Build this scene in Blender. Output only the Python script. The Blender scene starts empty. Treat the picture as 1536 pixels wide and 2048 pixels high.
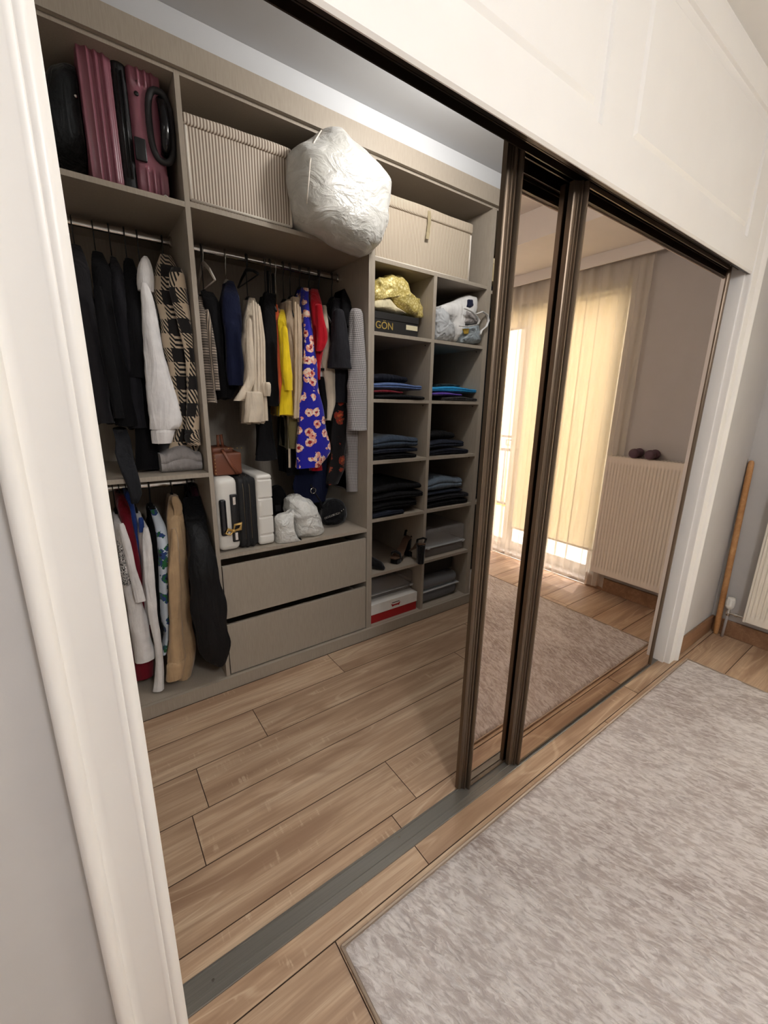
import bpy, bmesh, math, random
import numpy as np
from mathutils import Vector, Matrix, noise
random.seed(7)
S = bpy.context.scene
COL = S.collection
PI = math.pi

# ---------------------------------------------------------------- camera
CAMP = np.array([0.2102, -0.7744, 1.385]); FPX = 832.335
RX, RY, RZ = 0.2533, 0.0186, -0.6273
def cam_axes():
    cx, sx, cy, sy, cz, sz = math.cos(RX), math.sin(RX), math.cos(RY), math.sin(RY), math.cos(RZ), math.sin(RZ)
    f0 = np.array([-sz*cx, cz*cx, -sx]); r0 = np.array([cz, sz, 0.0]); u0 = np.cross(r0, f0)
    return r0*cy+u0*sy, -r0*sy+u0*cy, f0
CR, CU, CF = cam_axes()
cam_d = bpy.data.cameras.new('camera'); cam = bpy.data.objects.new('camera', cam_d); COL.objects.link(cam)
cam_d.sensor_fit = 'VERTICAL'; cam_d.sensor_height = 24.0; cam_d.lens = FPX/2048*24.0
cam_d.clip_start = 0.02; cam_d.clip_end = 200
cam.matrix_world = Matrix(((CR[0], CU[0], -CF[0], CAMP[0]), (CR[1], CU[1], -CF[1], CAMP[1]), (CR[2], CU[2], -CF[2], CAMP[2]), (0, 0, 0, 1)))
S.camera = cam

# ---------------------------------------------------------------- world, lamps, exposure
W = bpy.data.worlds.new('world'); S.world = W; W.use_nodes = True
wn = W.node_tree.nodes; wl = W.node_tree.links
bg = wn['Background']; bg.inputs['Color'].default_value = (0.93, 0.96, 1.0, 1); bg.inputs['Strength'].default_value = 17.0
def lamp(name, kind, loc, power, color, size=0.3, rot=None, size_y=None, spread=None):
    d = bpy.data.lights.new(name, kind); d.energy = power; d.color = color
    if kind == 'AREA':
        d.size = size
        if size_y: d.shape = 'RECTANGLE'; d.size_y = size_y
        if spread: d.spread = spread
    elif kind == 'SUN': d.angle = size
    else: d.shadow_soft_size = size
    o = bpy.data.objects.new(name, d); o.location = loc
    if rot: o.rotation_euler = rot
    COL.objects.link(o); return o
lamp('bedroom_ceiling_lamp', 'POINT', (0.60, -1.55, 2.20), 52, (0.985, 0.99, 1.0), 0.16)
po = lamp('window_portal', 'AREA', (3.62, -1.61, 1.13), 1, (1, 1, 1), 1.62, rot=(PI/2, 0, -PI/2*-1), size_y=2.2); po.data.cycles.is_portal = True
lamp('closet_ceiling_lamp', 'POINT', (1.60, 0.50, 2.585), 23.0, (1.0, 0.975, 0.94), 0.07)
lamp('afternoon_sun', 'SUN', (6, -3, 5), 4.0, (1.0, 0.96, 0.90), 0.02, rot=(math.radians(50), 0, math.radians(72)))
vs = S.view_settings; vs.view_transform = 'Standard'; vs.look = 'None'; vs.gamma = 1.0; vs.use_curve_mapping = False; vs.exposure = 0.0
S.cycles.max_bounces = 10; S.cycles.transparent_max_bounces = 16; S.cycles.sample_clamp_indirect = 6.0
S.cycles.use_denoising = True

# ---------------------------------------------------------------- helpers
def at(u, v, x=None, y=None, z=None):
    """world point on the plane x=, y= or z= that the photograph shows at pixel (u, v)"""
    d = CR*(u-768)/FPX - CU*(v-1024)/FPX + CF
    i, val = (0, x) if x is not None else ((1, y) if y is not None else (2, z))
    return CAMP + (val-CAMP[i])/d[i]*d
def ax(u, v, y): return float(at(u, v, y=y)[0])
def az(u, v, y): return float(at(u, v, y=y)[2])
def lin(c): return c/12.92 if c <= 0.04045 else ((c+0.055)/1.055)**2.4
def rgb(r, g, b): return (lin(r/255), lin(g/255), lin(b/255), 1.0)

class NT:
    def __init__(s, name):
        s.m = bpy.data.materials.new(name); s.m.use_nodes = True
        s.t = s.m.node_tree; s.n = s.t.nodes; s.l = s.t.links
        s.b = s.n['Principled BSDF']; s.out = s.n['Material Output']
    def node(s, kind, **kw):
        nd = s.n.new(kind)
        for k, v in kw.items():
            if k.startswith('i_'):
                nd.inputs[k[2:].replace('_', ' ')].default_value = v
            else: setattr(nd, k, v)
        return nd
    def link(s, a, b): s.l.new(a, b)
    def coord(s, which='Object', scale=(1, 1, 1), loc=None, rnd=False, rot=(0, 0, 0)):
        tc = s.node('ShaderNodeTexCoord'); mp = s.node('ShaderNodeMapping')
        mp.inputs['Scale'].default_value = scale; mp.inputs['Rotation'].default_value = rot
        if loc: mp.inputs['Location'].default_value = loc
        src = tc.outputs[which]
        if rnd:
            oi = s.node('ShaderNodeObjectInfo'); ad = s.node('ShaderNodeVectorMath', operation='ADD'); mu = s.node('ShaderNodeMath', operation='MULTIPLY')
            mu.inputs[1].default_value = 37.0; s.link(oi.outputs['Random'], mu.inputs[0])
            s.link(src, ad.inputs[0]); s.link(mu.outputs[0], ad.inputs[1]); src = ad.outputs[0]
        s.link(src, mp.inputs['Vector']); return mp.outputs['Vector']
    def noise(s, vec, scale, detail=4, rough=0.55, dist=0.0):
        n = s.node('ShaderNodeTexNoise'); n.inputs['Scale'].default_value = scale; n.inputs['Detail'].default_value = detail
        n.inputs['Roughness'].default_value = rough; n.inputs['Distortion'].default_value = dist
        if vec is not None: s.link(vec, n.inputs['Vector'])
        return n.outputs['Fac']
    def ramp(s, fac, stops, interp='LINEAR'):
        r = s.node('ShaderNodeValToRGB'); r.color_ramp.interpolation = interp
        e = r.color_ramp.elements
        while len(e) < len(stops): e.new(0.5)
        for el, (p, c) in zip(e, stops): el.position = p; el.color = c
        s.link(fac, r.inputs['Fac']); return r.outputs['Color']
    def mix(s, fac, a, b, blend='MIX'):
        m = s.node('ShaderNodeMix', data_type='RGBA', blend_type=blend)
        for sock, val in ((m.inputs[0], fac), (m.inputs[6], a), (m.inputs[7], b)):
            if hasattr(val, 'links'): s.link(val, sock)
            else: sock.default_value = val
        return m.outputs[2]
    def math(s, op, a, b=0.0):
        m = s.node('ShaderNodeMath', operation=op)
        for sock, val in ((m.inputs[0], a), (m.inputs[1], b)):
            if hasattr(val, 'links'): s.link(val, sock)
            else: sock.default_value = val
        return m.outputs[0]
    def bump(s, h, strength=0.3, dist=0.002):
        b = s.node('ShaderNodeBump'); b.inputs['Strength'].default_value = strength; b.inputs['Distance'].default_value = dist
        s.link(h, b.inputs['Height']); s.link(b.outputs['Normal'], s.b.inputs['Normal'])
    def color(s, c):
        if hasattr(c, 'links'): s.link(c, s.b.inputs['Base Color'])
        else: s.b.inputs['Base Color'].default_value = c
    def set(s, rough=0.5, metal=0.0, spec=0.5, **kw):
        s.b.inputs['Roughness'].default_value = rough; s.b.inputs['Metallic'].default_value = metal
        s.b.inputs['Specular IOR Level'].default_value = spec
        for k, v in kw.items(): s.b.inputs[k.replace('_', ' ')].default_value = v
        return s

def plain(name, c, rough=0.5, metal=0.0, spec=0.5, grain=0.0, gscale=60, var=0.06, **kw):
    """one colour with a faint uneven tone and, if asked, a fine relief"""
    t = NT(name); v = t.coord('Object')
    n = t.noise(v, 9, 3)
    lo = tuple(x*(1-var) for x in c[:3])+(1,); hi = tuple(min(1, x*(1+var)) for x in c[:3])+(1,)
    t.color(t.ramp(n, [(0.3, lo), (0.7, hi)]))
    if grain: t.bump(t.noise(v, gscale, 4, 0.55, 0.6), grain, 0.002 if grain < 0.9 else 0.02)
    return t.set(rough, metal, spec, **kw).m

CLOTH = {}
def cloth(name, c, rough=0.9, weave=900, sheen=0.25, wrinkle=0.35, spec=0.2):
    if name in CLOTH: return CLOTH[name]
    t = NT(name); v = t.coord('Object'); uv = t.coord('UV')
    n = t.noise(v, 14, 4)
    lo = tuple(x*0.86 for x in c[:3])+(1,); hi = tuple(min(1, x*1.08) for x in c[:3])+(1,)
    t.color(t.ramp(n, [(0.3, lo), (0.7, hi)]))
    a = t.noise(v, 15, 3, 0.5, 0.5); d = t.noise(t.coord('Object', scale=(34, 34, 5)), 1.0, 3, 0.5, 0.8); b = t.noise(v, weave, 1)
    t.bump(t.math('ADD', t.math('ADD', t.math('MULTIPLY', a, 0.6), d), t.math('MULTIPLY', b, 0.05)), wrinkle*1.6, 0.016)
    t.set(rough, 0, spec, Sheen_Weight=sheen, Sheen_Roughness=0.4)
    CLOTH[name] = t.m; return t.m

class MB:
    """collects faces; build() links them as ONE mesh object"""
    def __init__(s): s.v = []; s.f = []; s.uv = {}
    def add(s, vs_, fs_):
        k = len(s.v); s.v += [tuple(map(float, p)) for p in vs_]; s.f += [tuple(i+k for i in f) for f in fs_]; return k
    def box(s, x0, x1, y0, y1, z0, z1, c=0.0):
        if c <= 0:
            return s.add([(x0,y0,z0),(x1,y0,z0),(x1,y1,z0),(x0,y1,z0),(x0,y0,z1),(x1,y0,z1),(x1,y1,z1),(x0,y1,z1)],
                  [(0,3,2,1),(4,5,6,7),(0,1,5,4),(1,2,6,5),(2,3,7,6),(3,0,4,7)])
        c = min(c, (x1-x0)/2.01, (y1-y0)/2.01, (z1-z0)/2.01)
        bm = bmesh.new(); bmesh.ops.create_cube(bm, size=1.0)
        for q in bm.verts: q.co = Vector(((x0+x1)/2+q.co.x*(x1-x0), (y0+y1)/2+q.co.y*(y1-y0), (z0+z1)/2+q.co.z*(z1-z0)))
        bmesh.ops.bevel(bm, geom=bm.edges[:], offset=c, segments=1, affect='EDGES', profile=0.5)
        bm.verts.index_update(); s.add([q.co for q in bm.verts], [[q.index for q in f.verts] for f in bm.faces]); bm.free()
    def rbox(s, x0, x1, y0, y1, z0, z1, r=0.02, n=(6, 6, 6), disp=None):
        """rounded box with a grid on every face; disp(p, normal) -> offset along the normal"""
        lo = np.array([x0, y0, z0]); hi = np.array([x1, y1, z1]); r = min(r, (hi-lo).min()/2*0.999)
        ids = {}
        def samples(a, b, k):
            inner = np.linspace(a+r, b-r, max(2, k)); e = [a+r*(1-math.cos(t)) for t in (0, PI/6, PI/3)]
            return [a+r*(1-math.sin(t)) for t in (PI/2, PI/3, PI/6)] and sorted(set([round(q, 6) for q in e+list(inner)+[a+b-q for q in e]]))
        g = [samples(lo[i], hi[i], n[i]) for i in range(3)]
        verts = []; faces = []
        def vid(p):
            k = tuple(round(float(q), 5) for q in p)
            if k not in ids:
                q = np.clip(p, lo+r, hi-r); d = p-q; L = np.linalg.norm(d)
                nn = d/L if L > 1e-9 else np.array([0, 0, 1.0])
                w = q+nn*r
                if disp is not None: w = w+nn*disp(w, nn)
                ids[k] = len(verts); verts.append(w)
            return ids[k]
        for a in range(3):
            b, c_ = (a+1) % 3, (a+2) % 3
            for side in (0, 1):
                for i in range(len(g[b])-1):
                    for j in range(len(g[c_])-1):
                        q = []
                        for (ii, jj) in ((i, j), (i+1, j), (i+1, j+1), (i, j+1)):
                            p = np.zeros(3); p[a] = (lo, hi)[side][a]; p[b] = g[b][ii]; p[c_] = g[c_][jj]; q.append(vid(p))
                        if len(set(q)) >= 3: faces.append(q if side else q[::-1])
        return s.add(verts, faces)
    def loft(s, rings, cap=True, closed=True, uvs=None):
        n = len(rings[0]); k = s.add([p for r in rings for p in r], [])
        for i in range(len(rings)-1):
            for j in range(n if closed else n-1):
                a = k+i*n+j; b = k+i*n+(j+1) % n; s.f.append((a, b, b+n, a+n))
        if cap and closed:
            for i, flip in ((0, True), (len(rings)-1, False)):
                c = s.add([np.mean(np.array(rings[i]), axis=0)], [])
                for j in range(n):
                    a = k+i*n+j; b = k+i*n+(j+1) % n
                    s.f.append((b, a, c) if flip else (a, b, c))
        if uvs is not None:
            for i in range(len(rings)):
                for j in range(n): s.uv[k+i*n+j] = uvs[i][j]
        return k
    def tube(s, pts, r, n=8, cap=True, flat=1.0):
        pts = [np.array(p, float) for p in pts]; rr = r if hasattr(r, '__len__') else [r]*len(pts)
        rings = []; up = None
        for i, p in enumerate(pts):
            t = pts[min(i+1, len(pts)-1)]-pts[max(i-1, 0)]; t = t/(np.linalg.norm(t)+1e-12)
            if up is None:
                h = np.array([0, 0, 1.0]) if abs(t[2]) < 0.9 else np.array([1.0, 0, 0])
                up = h
            a = np.cross(t, up); 
            if np.linalg.norm(a) < 1e-6: a = np.cross(t, np.array([0.3, 0.9, 0.2]))
            a /= np.linalg.norm(a); b = np.cross(a, t); up = b
            rings.append([p+rr[i]*(a*math.cos(q)+b*math.sin(q)*flat) for q in np.linspace(0, 2*PI, n, endpoint=False)])
        return s.loft(rings, cap)
    def lathe(s, prof, c=(0, 0, 0), axis='z', n=20):
        rings = []
        for rad, h in prof:
            ring = []
            for q in np.linspace(0, 2*PI, n, endpoint=False):
                a, b = rad*math.cos(q), rad*math.sin(q)
                p = {'z': (a, b, h), 'y': (a, h, b), 'x': (h, a, b)}[axis]
                ring.append((c[0]+p[0], c[1]+p[1], c[2]+p[2]))
            rings.append(ring)
        return s.loft(rings)
    def prism(s, poly, axis, a0, a1):
        """polygon swept along an axis: 'z' takes (x, y), 'x' takes (y, z), 'y' takes (x, z)"""
        def P(p, a): return {'z': (p[0], p[1], a), 'x': (a, p[0], p[1]), 'y': (p[0], a, p[1])}[axis]
        n = len(poly); k = s.add([P(p, a0) for p in poly]+[P(p, a1) for p in poly], [])
        for i in range(n): s.f.append((k+i, k+(i+1) % n, k+n+(i+1) % n, k+n+i))
        s.f.append(tuple(k+i for i in range(n))[::-1]); s.f.append(tuple(k+n+i for i in range(n)))
    def sphere(s, c, r, n=12, sq=(1, 1, 1)):
        prof = [(max(1e-4, math.sin(t))*r, -math.cos(t)*r) for t in np.linspace(0, PI, n)]
        k = len(s.v); s.lathe(prof, (0, 0, 0), 'z', n*2)
        for i in range(k, len(s.v)): p = s.v[i]; s.v[i] = (c[0]+p[0]*sq[0], c[1]+p[1]*sq[1], c[2]+p[2]*sq[2])
    def build(s, name, m, parent=None, smooth=False, label=None, bevel=0.0, auto=None):
        me = bpy.data.meshes.new(name)
        off = wloc(parent) if parent is not None else Vector((0, 0, 0))
        me.from_pydata([(p[0]-off.x, p[1]-off.y, p[2]-off.z) for p in s.v], [], s.f)
        bm = bmesh.new(); bm.from_mesh(me); bmesh.ops.recalc_face_normals(bm, faces=bm.faces[:]); bm.to_mesh(me); bm.free()
        if s.uv:
            ul = me.uv_layers.new(name='UVMap')
            for lp in me.loops: ul.data[lp.index].uv = s.uv.get(lp.vertex_index, (0, 0))
        me.materials.append(m)
        if smooth:
            for p in me.polygons: p.use_smooth = True
            if auto: me.set_sharp_from_angle(angle=math.radians(auto))
        o = bpy.data.objects.new(name, me); COL.objects.link(o)
        if parent is not None: o.parent = parent
        if bevel:
            b = o.modifiers.new('bevel', 'BEVEL'); b.width = bevel; b.segments = 2; b.limit_method = 'ANGLE'
        if label: o['label'] = label
        return o
def wloc(o):
    v = Vector((0, 0, 0))
    while o is not None: v += o.location; o = o.parent
    return v
def thing(name, label, cat, loc, group=None):
    o = bpy.data.objects.new(name, None); COL.objects.link(o); o.location = loc; o.empty_display_size = 0.05
    o['label'] = label; o['category'] = cat
    if group: o['group'] = group
    return o
def tag(o, label, cat, group=None, kind=None):
    o['label'] = label; o['category'] = cat
    if group: o['group'] = group
    if kind: o['kind'] = kind
    return o
def struct(o): o['kind'] = 'structure'; return o
def bx(name, m, x0, x1, y0, y1, z0, z1, parent=None, c=0.0, label=None):
    b = MB(); b.box(x0, x1, y0, y1, z0, z1, c); return b.build(name, m, parent, label=label)
def text(s, size, m, loc, rot=(PI/2, 0, 0), name='lettering', parent=None, depth=0.0004, shear=0.0, width=None):
    cu = bpy.data.curves.new('t', 'FONT'); cu.body = s; cu.size = size; cu.extrude = depth; cu.shear = shear; cu.align_x = 'CENTER'; cu.align_y = 'CENTER'
    to = bpy.data.objects.new('t', cu); COL.objects.link(to); bpy.context.view_layer.update()
    me = bpy.data.meshes.new_from_object(to); bpy.data.objects.remove(to)
    me.materials.clear(); me.materials.append(m)
    o = bpy.data.objects.new(name, me); COL.objects.link(o)
    o.rotation_euler = rot
    if parent is not None: o.parent = parent; o.location = Vector(loc)-wloc(parent)
    else: o.location = loc
    return o

# ---------------------------------------------------------------- materials of the room
def wood(name, base, dark, light, sx=1.0):
    t = NT(name)
    v = t.coord('Object', scale=(0.9*sx, 8, 8), rnd=True); vs_ = t.coord('Object', scale=(5*sx, 170, 170), rnd=True); vm = t.coord('Object', scale=(0.8*sx, 3.2, 3.2), rnd=True)
    big = t.noise(v, 1.5, 4, 0.55, 0.8); streak = t.noise(t.coord('Object', scale=(1.6*sx, 46, 46), rnd=True), 1.0, 4, 0.6); fine = t.noise(vs_, 1.0, 3, 0.6)
    c1 = t.ramp(big, [(0.30, dark), (0.5, base), (0.72, light)])
    c2 = t.mix(t.math('MULTIPLY', t.ramp(streak, [(0.42, (1, 1, 1, 1)), (0.60, (0, 0, 0, 1))]), 0.42), c1, dark)
    field = t.noise(t.coord('Object', scale=(1.1*sx, 7.0, 7.0), rnd=True), 0.9, 2, 0.4, 0.4)
    rings = t.math('PINGPONG', t.math('MULTIPLY', field, 17.0), 1.0)
    rm = t.ramp(t.noise(vm, 1.7, 2), [(0.50, (0, 0, 0, 1)), (0.60, (1, 1, 1, 1))])
    c3 = t.mix(t.math('MULTIPLY', t.math('MULTIPLY', t.ramp(rings, [(0.55, (0, 0, 0, 1)), (0.95, (1, 1, 1, 1))]), rm), 0.55), c2, dark)
    c3 = t.mix(t.math('MULTIPLY', t.math('MULTIPLY', t.ramp(rings, [(0.04, (1, 1, 1, 1)), (0.16, (0, 0, 0, 1))]), rm), 0.5), c3, light)
    saw = t.noise(t.coord('Object', scale=(95, 14, 14), rnd=True), 1.0, 2); mask = t.noise(vm, 3.1, 2)
    sawm = t.math('MULTIPLY', t.ramp(saw, [(0.58, (0, 0, 0, 1)), (0.66, (1, 1, 1, 1))]), t.ramp(mask, [(0.58, (0, 0, 0, 1)), (0.64, (1, 1, 1, 1))]))
    c4 = t.mix(t.math('MULTIPLY', sawm, 0.5), c3, light)
    c5 = t.mix(t.math('MULTIPLY', t.ramp(fine, [(0.42, (1, 1, 1, 1)), (0.55, (0, 0, 0, 1))]), 0.30), c4, dark)
    oi = t.node('ShaderNodeObjectInfo'); hs = t.node('ShaderNodeHueSaturation'); t.link(c5, hs.inputs['Color'])
    t.link(t.math('ADD', t.math('MULTIPLY', oi.outputs['Random'], 0.16), 0.92), hs.inputs['Value'])
    t.color(hs.outputs['Color']); t.bump(t.math('ADD', fine, t.math('MULTIPLY', streak, 0.5)), 0.12, 0.001)
    return t.set(0.40, 0, 0.4).m
M_PLANK = wood('oak_laminate', rgb(192, 163, 135), rgb(152, 121, 97), rgb(214, 189, 161))
M_GAP = plain('plank_joint', rgb(82, 60, 45), 0.8)
M_LACQ = plain('white_lacquer', rgb(238, 235, 231), 0.38, var=0.01)
M_WALL = plain('grey_wall_paint', rgb(196, 193, 191), 0.85, var=0.02, grain=0.05, gscale=300)
M_CEIL = plain('ceiling_paint', rgb(232, 229, 224), 0.9, var=0.015)
M_CLWALL = plain('closet_wall_paint', rgb(205, 200, 192), 0.9)
def laminate():
    t = NT('beige_laminate'); v = t.coord('Object', scale=(40, 40, 3)); n = t.noise(v, 6, 4)
    t.color(t.ramp(n, [(0.3, rgb(156, 145, 131)), (0.7, rgb(167, 156, 142))])); t.bump(n, 0.06, 0.001)
    return t.set(0.5, 0, 0.4).m
M_LAM = laminate()
M_BRONZE = plain('bronze_aluminium', rgb(112, 98, 84), 0.36, metal=0.88, var=0.04)
M_BRONZE_D = plain('dark_bronze', rgb(54, 44, 36), 0.4, metal=0.7)
M_TRACK = NT('brushed_track_metal')
def _tr():
    t = M_TRACK; n = t.noise(t.coord('Object', scale=(3, 900, 900)), 1.0, 2); t.color(t.ramp(n, [(0.3, rgb(116, 112, 105)), (0.7, rgb(128, 124, 117))])); t.bump(n, 0.3, 0.0008); return t.set(0.36, 0.45).m
M_TRACK = _tr()
M_CHROME = plain('chrome', rgb(205, 203, 200), 0.18, metal=1.0, var=0.02)
M_GREYB = plain('grey_gloss_board', rgb(176, 178, 180), 0.22, var=0.01)
M_MIRROR = NT('bronze_mirror'); M_MIRROR.color((0.58, 0.475, 0.405, 1)); M_MIRROR = M_MIRROR.set(0.0, 1.0).m
M_BLACK = plain('black_plastic', rgb(24, 24, 26), 0.35)
M_WHITEP = plain('white_plastic', rgb(238, 236, 230), 0.4)
M_RAD = plain('radiator_enamel', rgb(240, 232, 218), 0.35, var=0.01)
M_GOLDB = plain('gold_ribbon', rgb(196, 160, 92), 0.4, metal=0.4)

# ---------------------------------------------------------------- floor of separate planks
CEIL = 2.605
sub = bx('floor', M_GAP, -1.3, 3.40, -3.3, 1.74, -0.06, -0.008); struct(sub)
PW = 0.1954; Y0 = 0.1205
pm = {}
def plank(x0, x1, y0, y1):
    L = round(x1-x0, 3); Wd = round(y1-y0, 3)
    if (L, Wd) not in pm:
        b = MB(); g = 0.0006
        b.box(-L/2+g, L/2-g, -Wd/2+g, Wd/2-g, -0.008, 0.0, 0.0009)
        o = b.build('plank', M_PLANK); pm[(L, Wd)] = o.data; o.data.materials.append(M_GAP)
        for p in o.data.polygons: p.material_index = 0 if p.normal.z > 0.9 else 1
    else:
        o = bpy.data.objects.new('plank', pm[(L, Wd)]); COL.objects.link(o)
    o.parent = sub; o.location = ((x0+x1)/2, (y0+y1)/2, 0)
joint = {-2: 0.583, -1: 0.9155, 0: 1.029, 1: 0.35, 2: 0.405, 3: 0.692, 4: 1.187}
for i in range(-17, 6):
    y0 = Y0+i*PW; y1 = y0+PW
    if y0 >= 1.09: continue
    xj = joint.get(i, (i*0.537) % 1.4)
    xs = [-1.28]+[xj+k*1.401 for k in range(-3, 4) if -1.2 < xj+k*1.401 < 3.33]+[3.385]
    for a, c in zip(xs, xs[1:]): plank(a, c, max(y0, -3.28), min(y1, 1.108))

# ---------------------------------------------------------------- walls, ceilings, trims
wf = MB(); wf.box(-1.3, 0.20, -0.04, 0.06, 0, CEIL); struct(wf.build('wall_front_left', M_WALL))
wf = MB(); wf.box(2.75, 3.39, -0.04, 0.06, 0, CEIL); struct(wf.build('wall_front_right', M_WALL))
WY0, WY1, WZ0, WZ1 = -0.78, -2.42, 0.03, 2.235     # balcony door opening in the right wall
wr = MB()
ys = [0.06, WY0, WY1, -3.3]; zs = [0.0, WZ0, WZ1, CEIL]
# one wall with an opening: inner skin, reveal, outer skin
pts = {}
def wv(y, z, x):
    k = (round(y, 4), round(z, 4), x)
    if k not in pts: pts[k] = wr.add([(x, y, z)], [])
    return pts[k]
for x, fl in ((3.39, 1), (3.60, 0)):
    for i in range(3):
        for j in range(3):
            if i == 1 and j == 1: continue
            q = [wv(ys[i], zs[j], x), wv(ys[i+1], zs[j], x), wv(ys[i+1], zs[j+1], x), wv(ys[i], zs[j+1], x)]
            wr.f.append(tuple(q if fl else q[::-1]))
ring = [(WY0, WZ0), (WY1, WZ0), (WY1, WZ1), (WY0, WZ1)]
for a, b in zip(ring, ring[1:]+ring[:1]): wr.f.append((wv(*a, 3.39), wv(*b, 3.39), wv(*b, 3.60), wv(*a, 3.60)))
ring = [(ys[0], 0), (ys[3], 0), (ys[3], CEIL), (ys[0], CEIL)]
for a, b in zip(ring, ring[1:]+ring[:1]): wr.f.append((wv(*a, 3.39), wv(*b, 3.39), wv(*b, 3.60), wv(*a, 3.60)))
struct(wr.build('wall_right', M_WALL))
struct(bx('wall_back', M_WALL, -1.3, 3.6, -3.4, -3.3, 0, CEIL))
struct(bx('wall_left', M_WALL, -1.4, -1.3, -3.4, 0.06, 0, CEIL))
# bedroom ceiling with a lowered strip along the window wall and a pelmet board
cb = MB(); cb.prism([(-1.4, CEIL), (2.75, CEIL), (2.755, 2.43), (3.285, 2.42), (3.285, 2.345), (3.30, 2.345), (3.30, 2.42), (3.60, 2.42), (3.60, 2.72), (-1.4, 2.72)], 'y', -3.4, -0.0395)
for i, p in enumerate(cb.v):
    if abs(p[0]-2.75) < 1e-6: cb.v[i] = (2.75, p[1], p[2])
struct(cb.build('ceiling', M_CEIL))
M_CLCEIL = plain('closet_ceiling_paint', rgb(196, 197, 199), 0.9, var=0.01)
struct(bx('ceiling_closet', M_CLCEIL, -0.2, 3.2, 0.104, 1.80, 2.672, 2.74))
struct(bx('trim_3', M_CLCEIL, -0.125, 2.995, 1.112, 1.130, 2.5885, 2.6715))
struct(bx('wall_closet_back', M_CLWALL, -0.2, 3.2, 1.745, 1.80, 0, 2.67))
struct(bx('wall_closet_left', M_CLWALL, -0.2, -0.13, 0.065, 1.745, 0, 2.67))
struct(bx('wall_closet_right', M_CLWALL, 3.0, 3.2, 0.065, 1.745, 0, 2.67))
hb = bx('wall_header', M_CLWALL, 0.236, 2.71, 0.086, 0.103, 2.066, 2.70); struct(hb)
polyL = [(.1185,-.0405),(.1185,-.060)]+[(.1315-.013*math.cos(a), -.060-.013*math.sin(a)) for a in np.linspace(0.1, PI*0.98, 14)]+[(.1450,-.0575),(.1465,-.0560),(.150,-.0553),(.156,-.0553),(.160,-.0560),(.165,-.0575),(.200,-.058),(.202,-.0592),(.206,-.0605),(.210,-.0598),(.2115,-.0582),(.213,-.0595),(.217,-.0615),(.2225,-.0608),(.228,-.058),(.2325,-.053),(.2325,.085),(.2005,.085),(.2005,-.0405)]
b = MB(); b.prism(polyL, 'z', 0.0, CEIL-0.001); struct(b.build('trim_1', M_LACQ, smooth=True, auto=35))
polyR = [(2.713,.085),(2.713,-.028),(2.7145,-.0305),(2.718,-.031),(2.7195,-.029),(2.7215,-.029),(2.7225,-.031),(2.7255,-.031),(2.7268,-.034),(2.7268,-.050),(2.730,-.056),(2.735,-.058),(2.790,-.058),(2.797,-.064),(2.806,-.071),(2.816,-.072),(2.824,-.066),(2.828,-.055),(2.828,-.0405),(2.7495,-.0405),(2.7495,.085)]
b = MB(); b.prism(polyR, 'z', 0.0, CEIL-0.001); struct(b.build('trim_2', M_LACQ, smooth=True, auto=35))
M_BASE = wood('wood_baseboard', rgb(150, 114, 86), rgb(124, 90, 66), rgb(166, 130, 100))
struct(bx('baseboard_front', M_BASE, 2.829, 3.389, -0.056, -0.0405, 0.0, 0.104, c=0.003))
struct(bx('baseboard_right', M_BASE, 3.372, 3.3895, -0.80, -0.057, 0.0, 0.104, c=0.003))
struct(bx('baseboard_right_far', M_BASE, 3.372, 3.3895, -3.29, -2.44, 0.0, 0.104, c=0.003))

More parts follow.
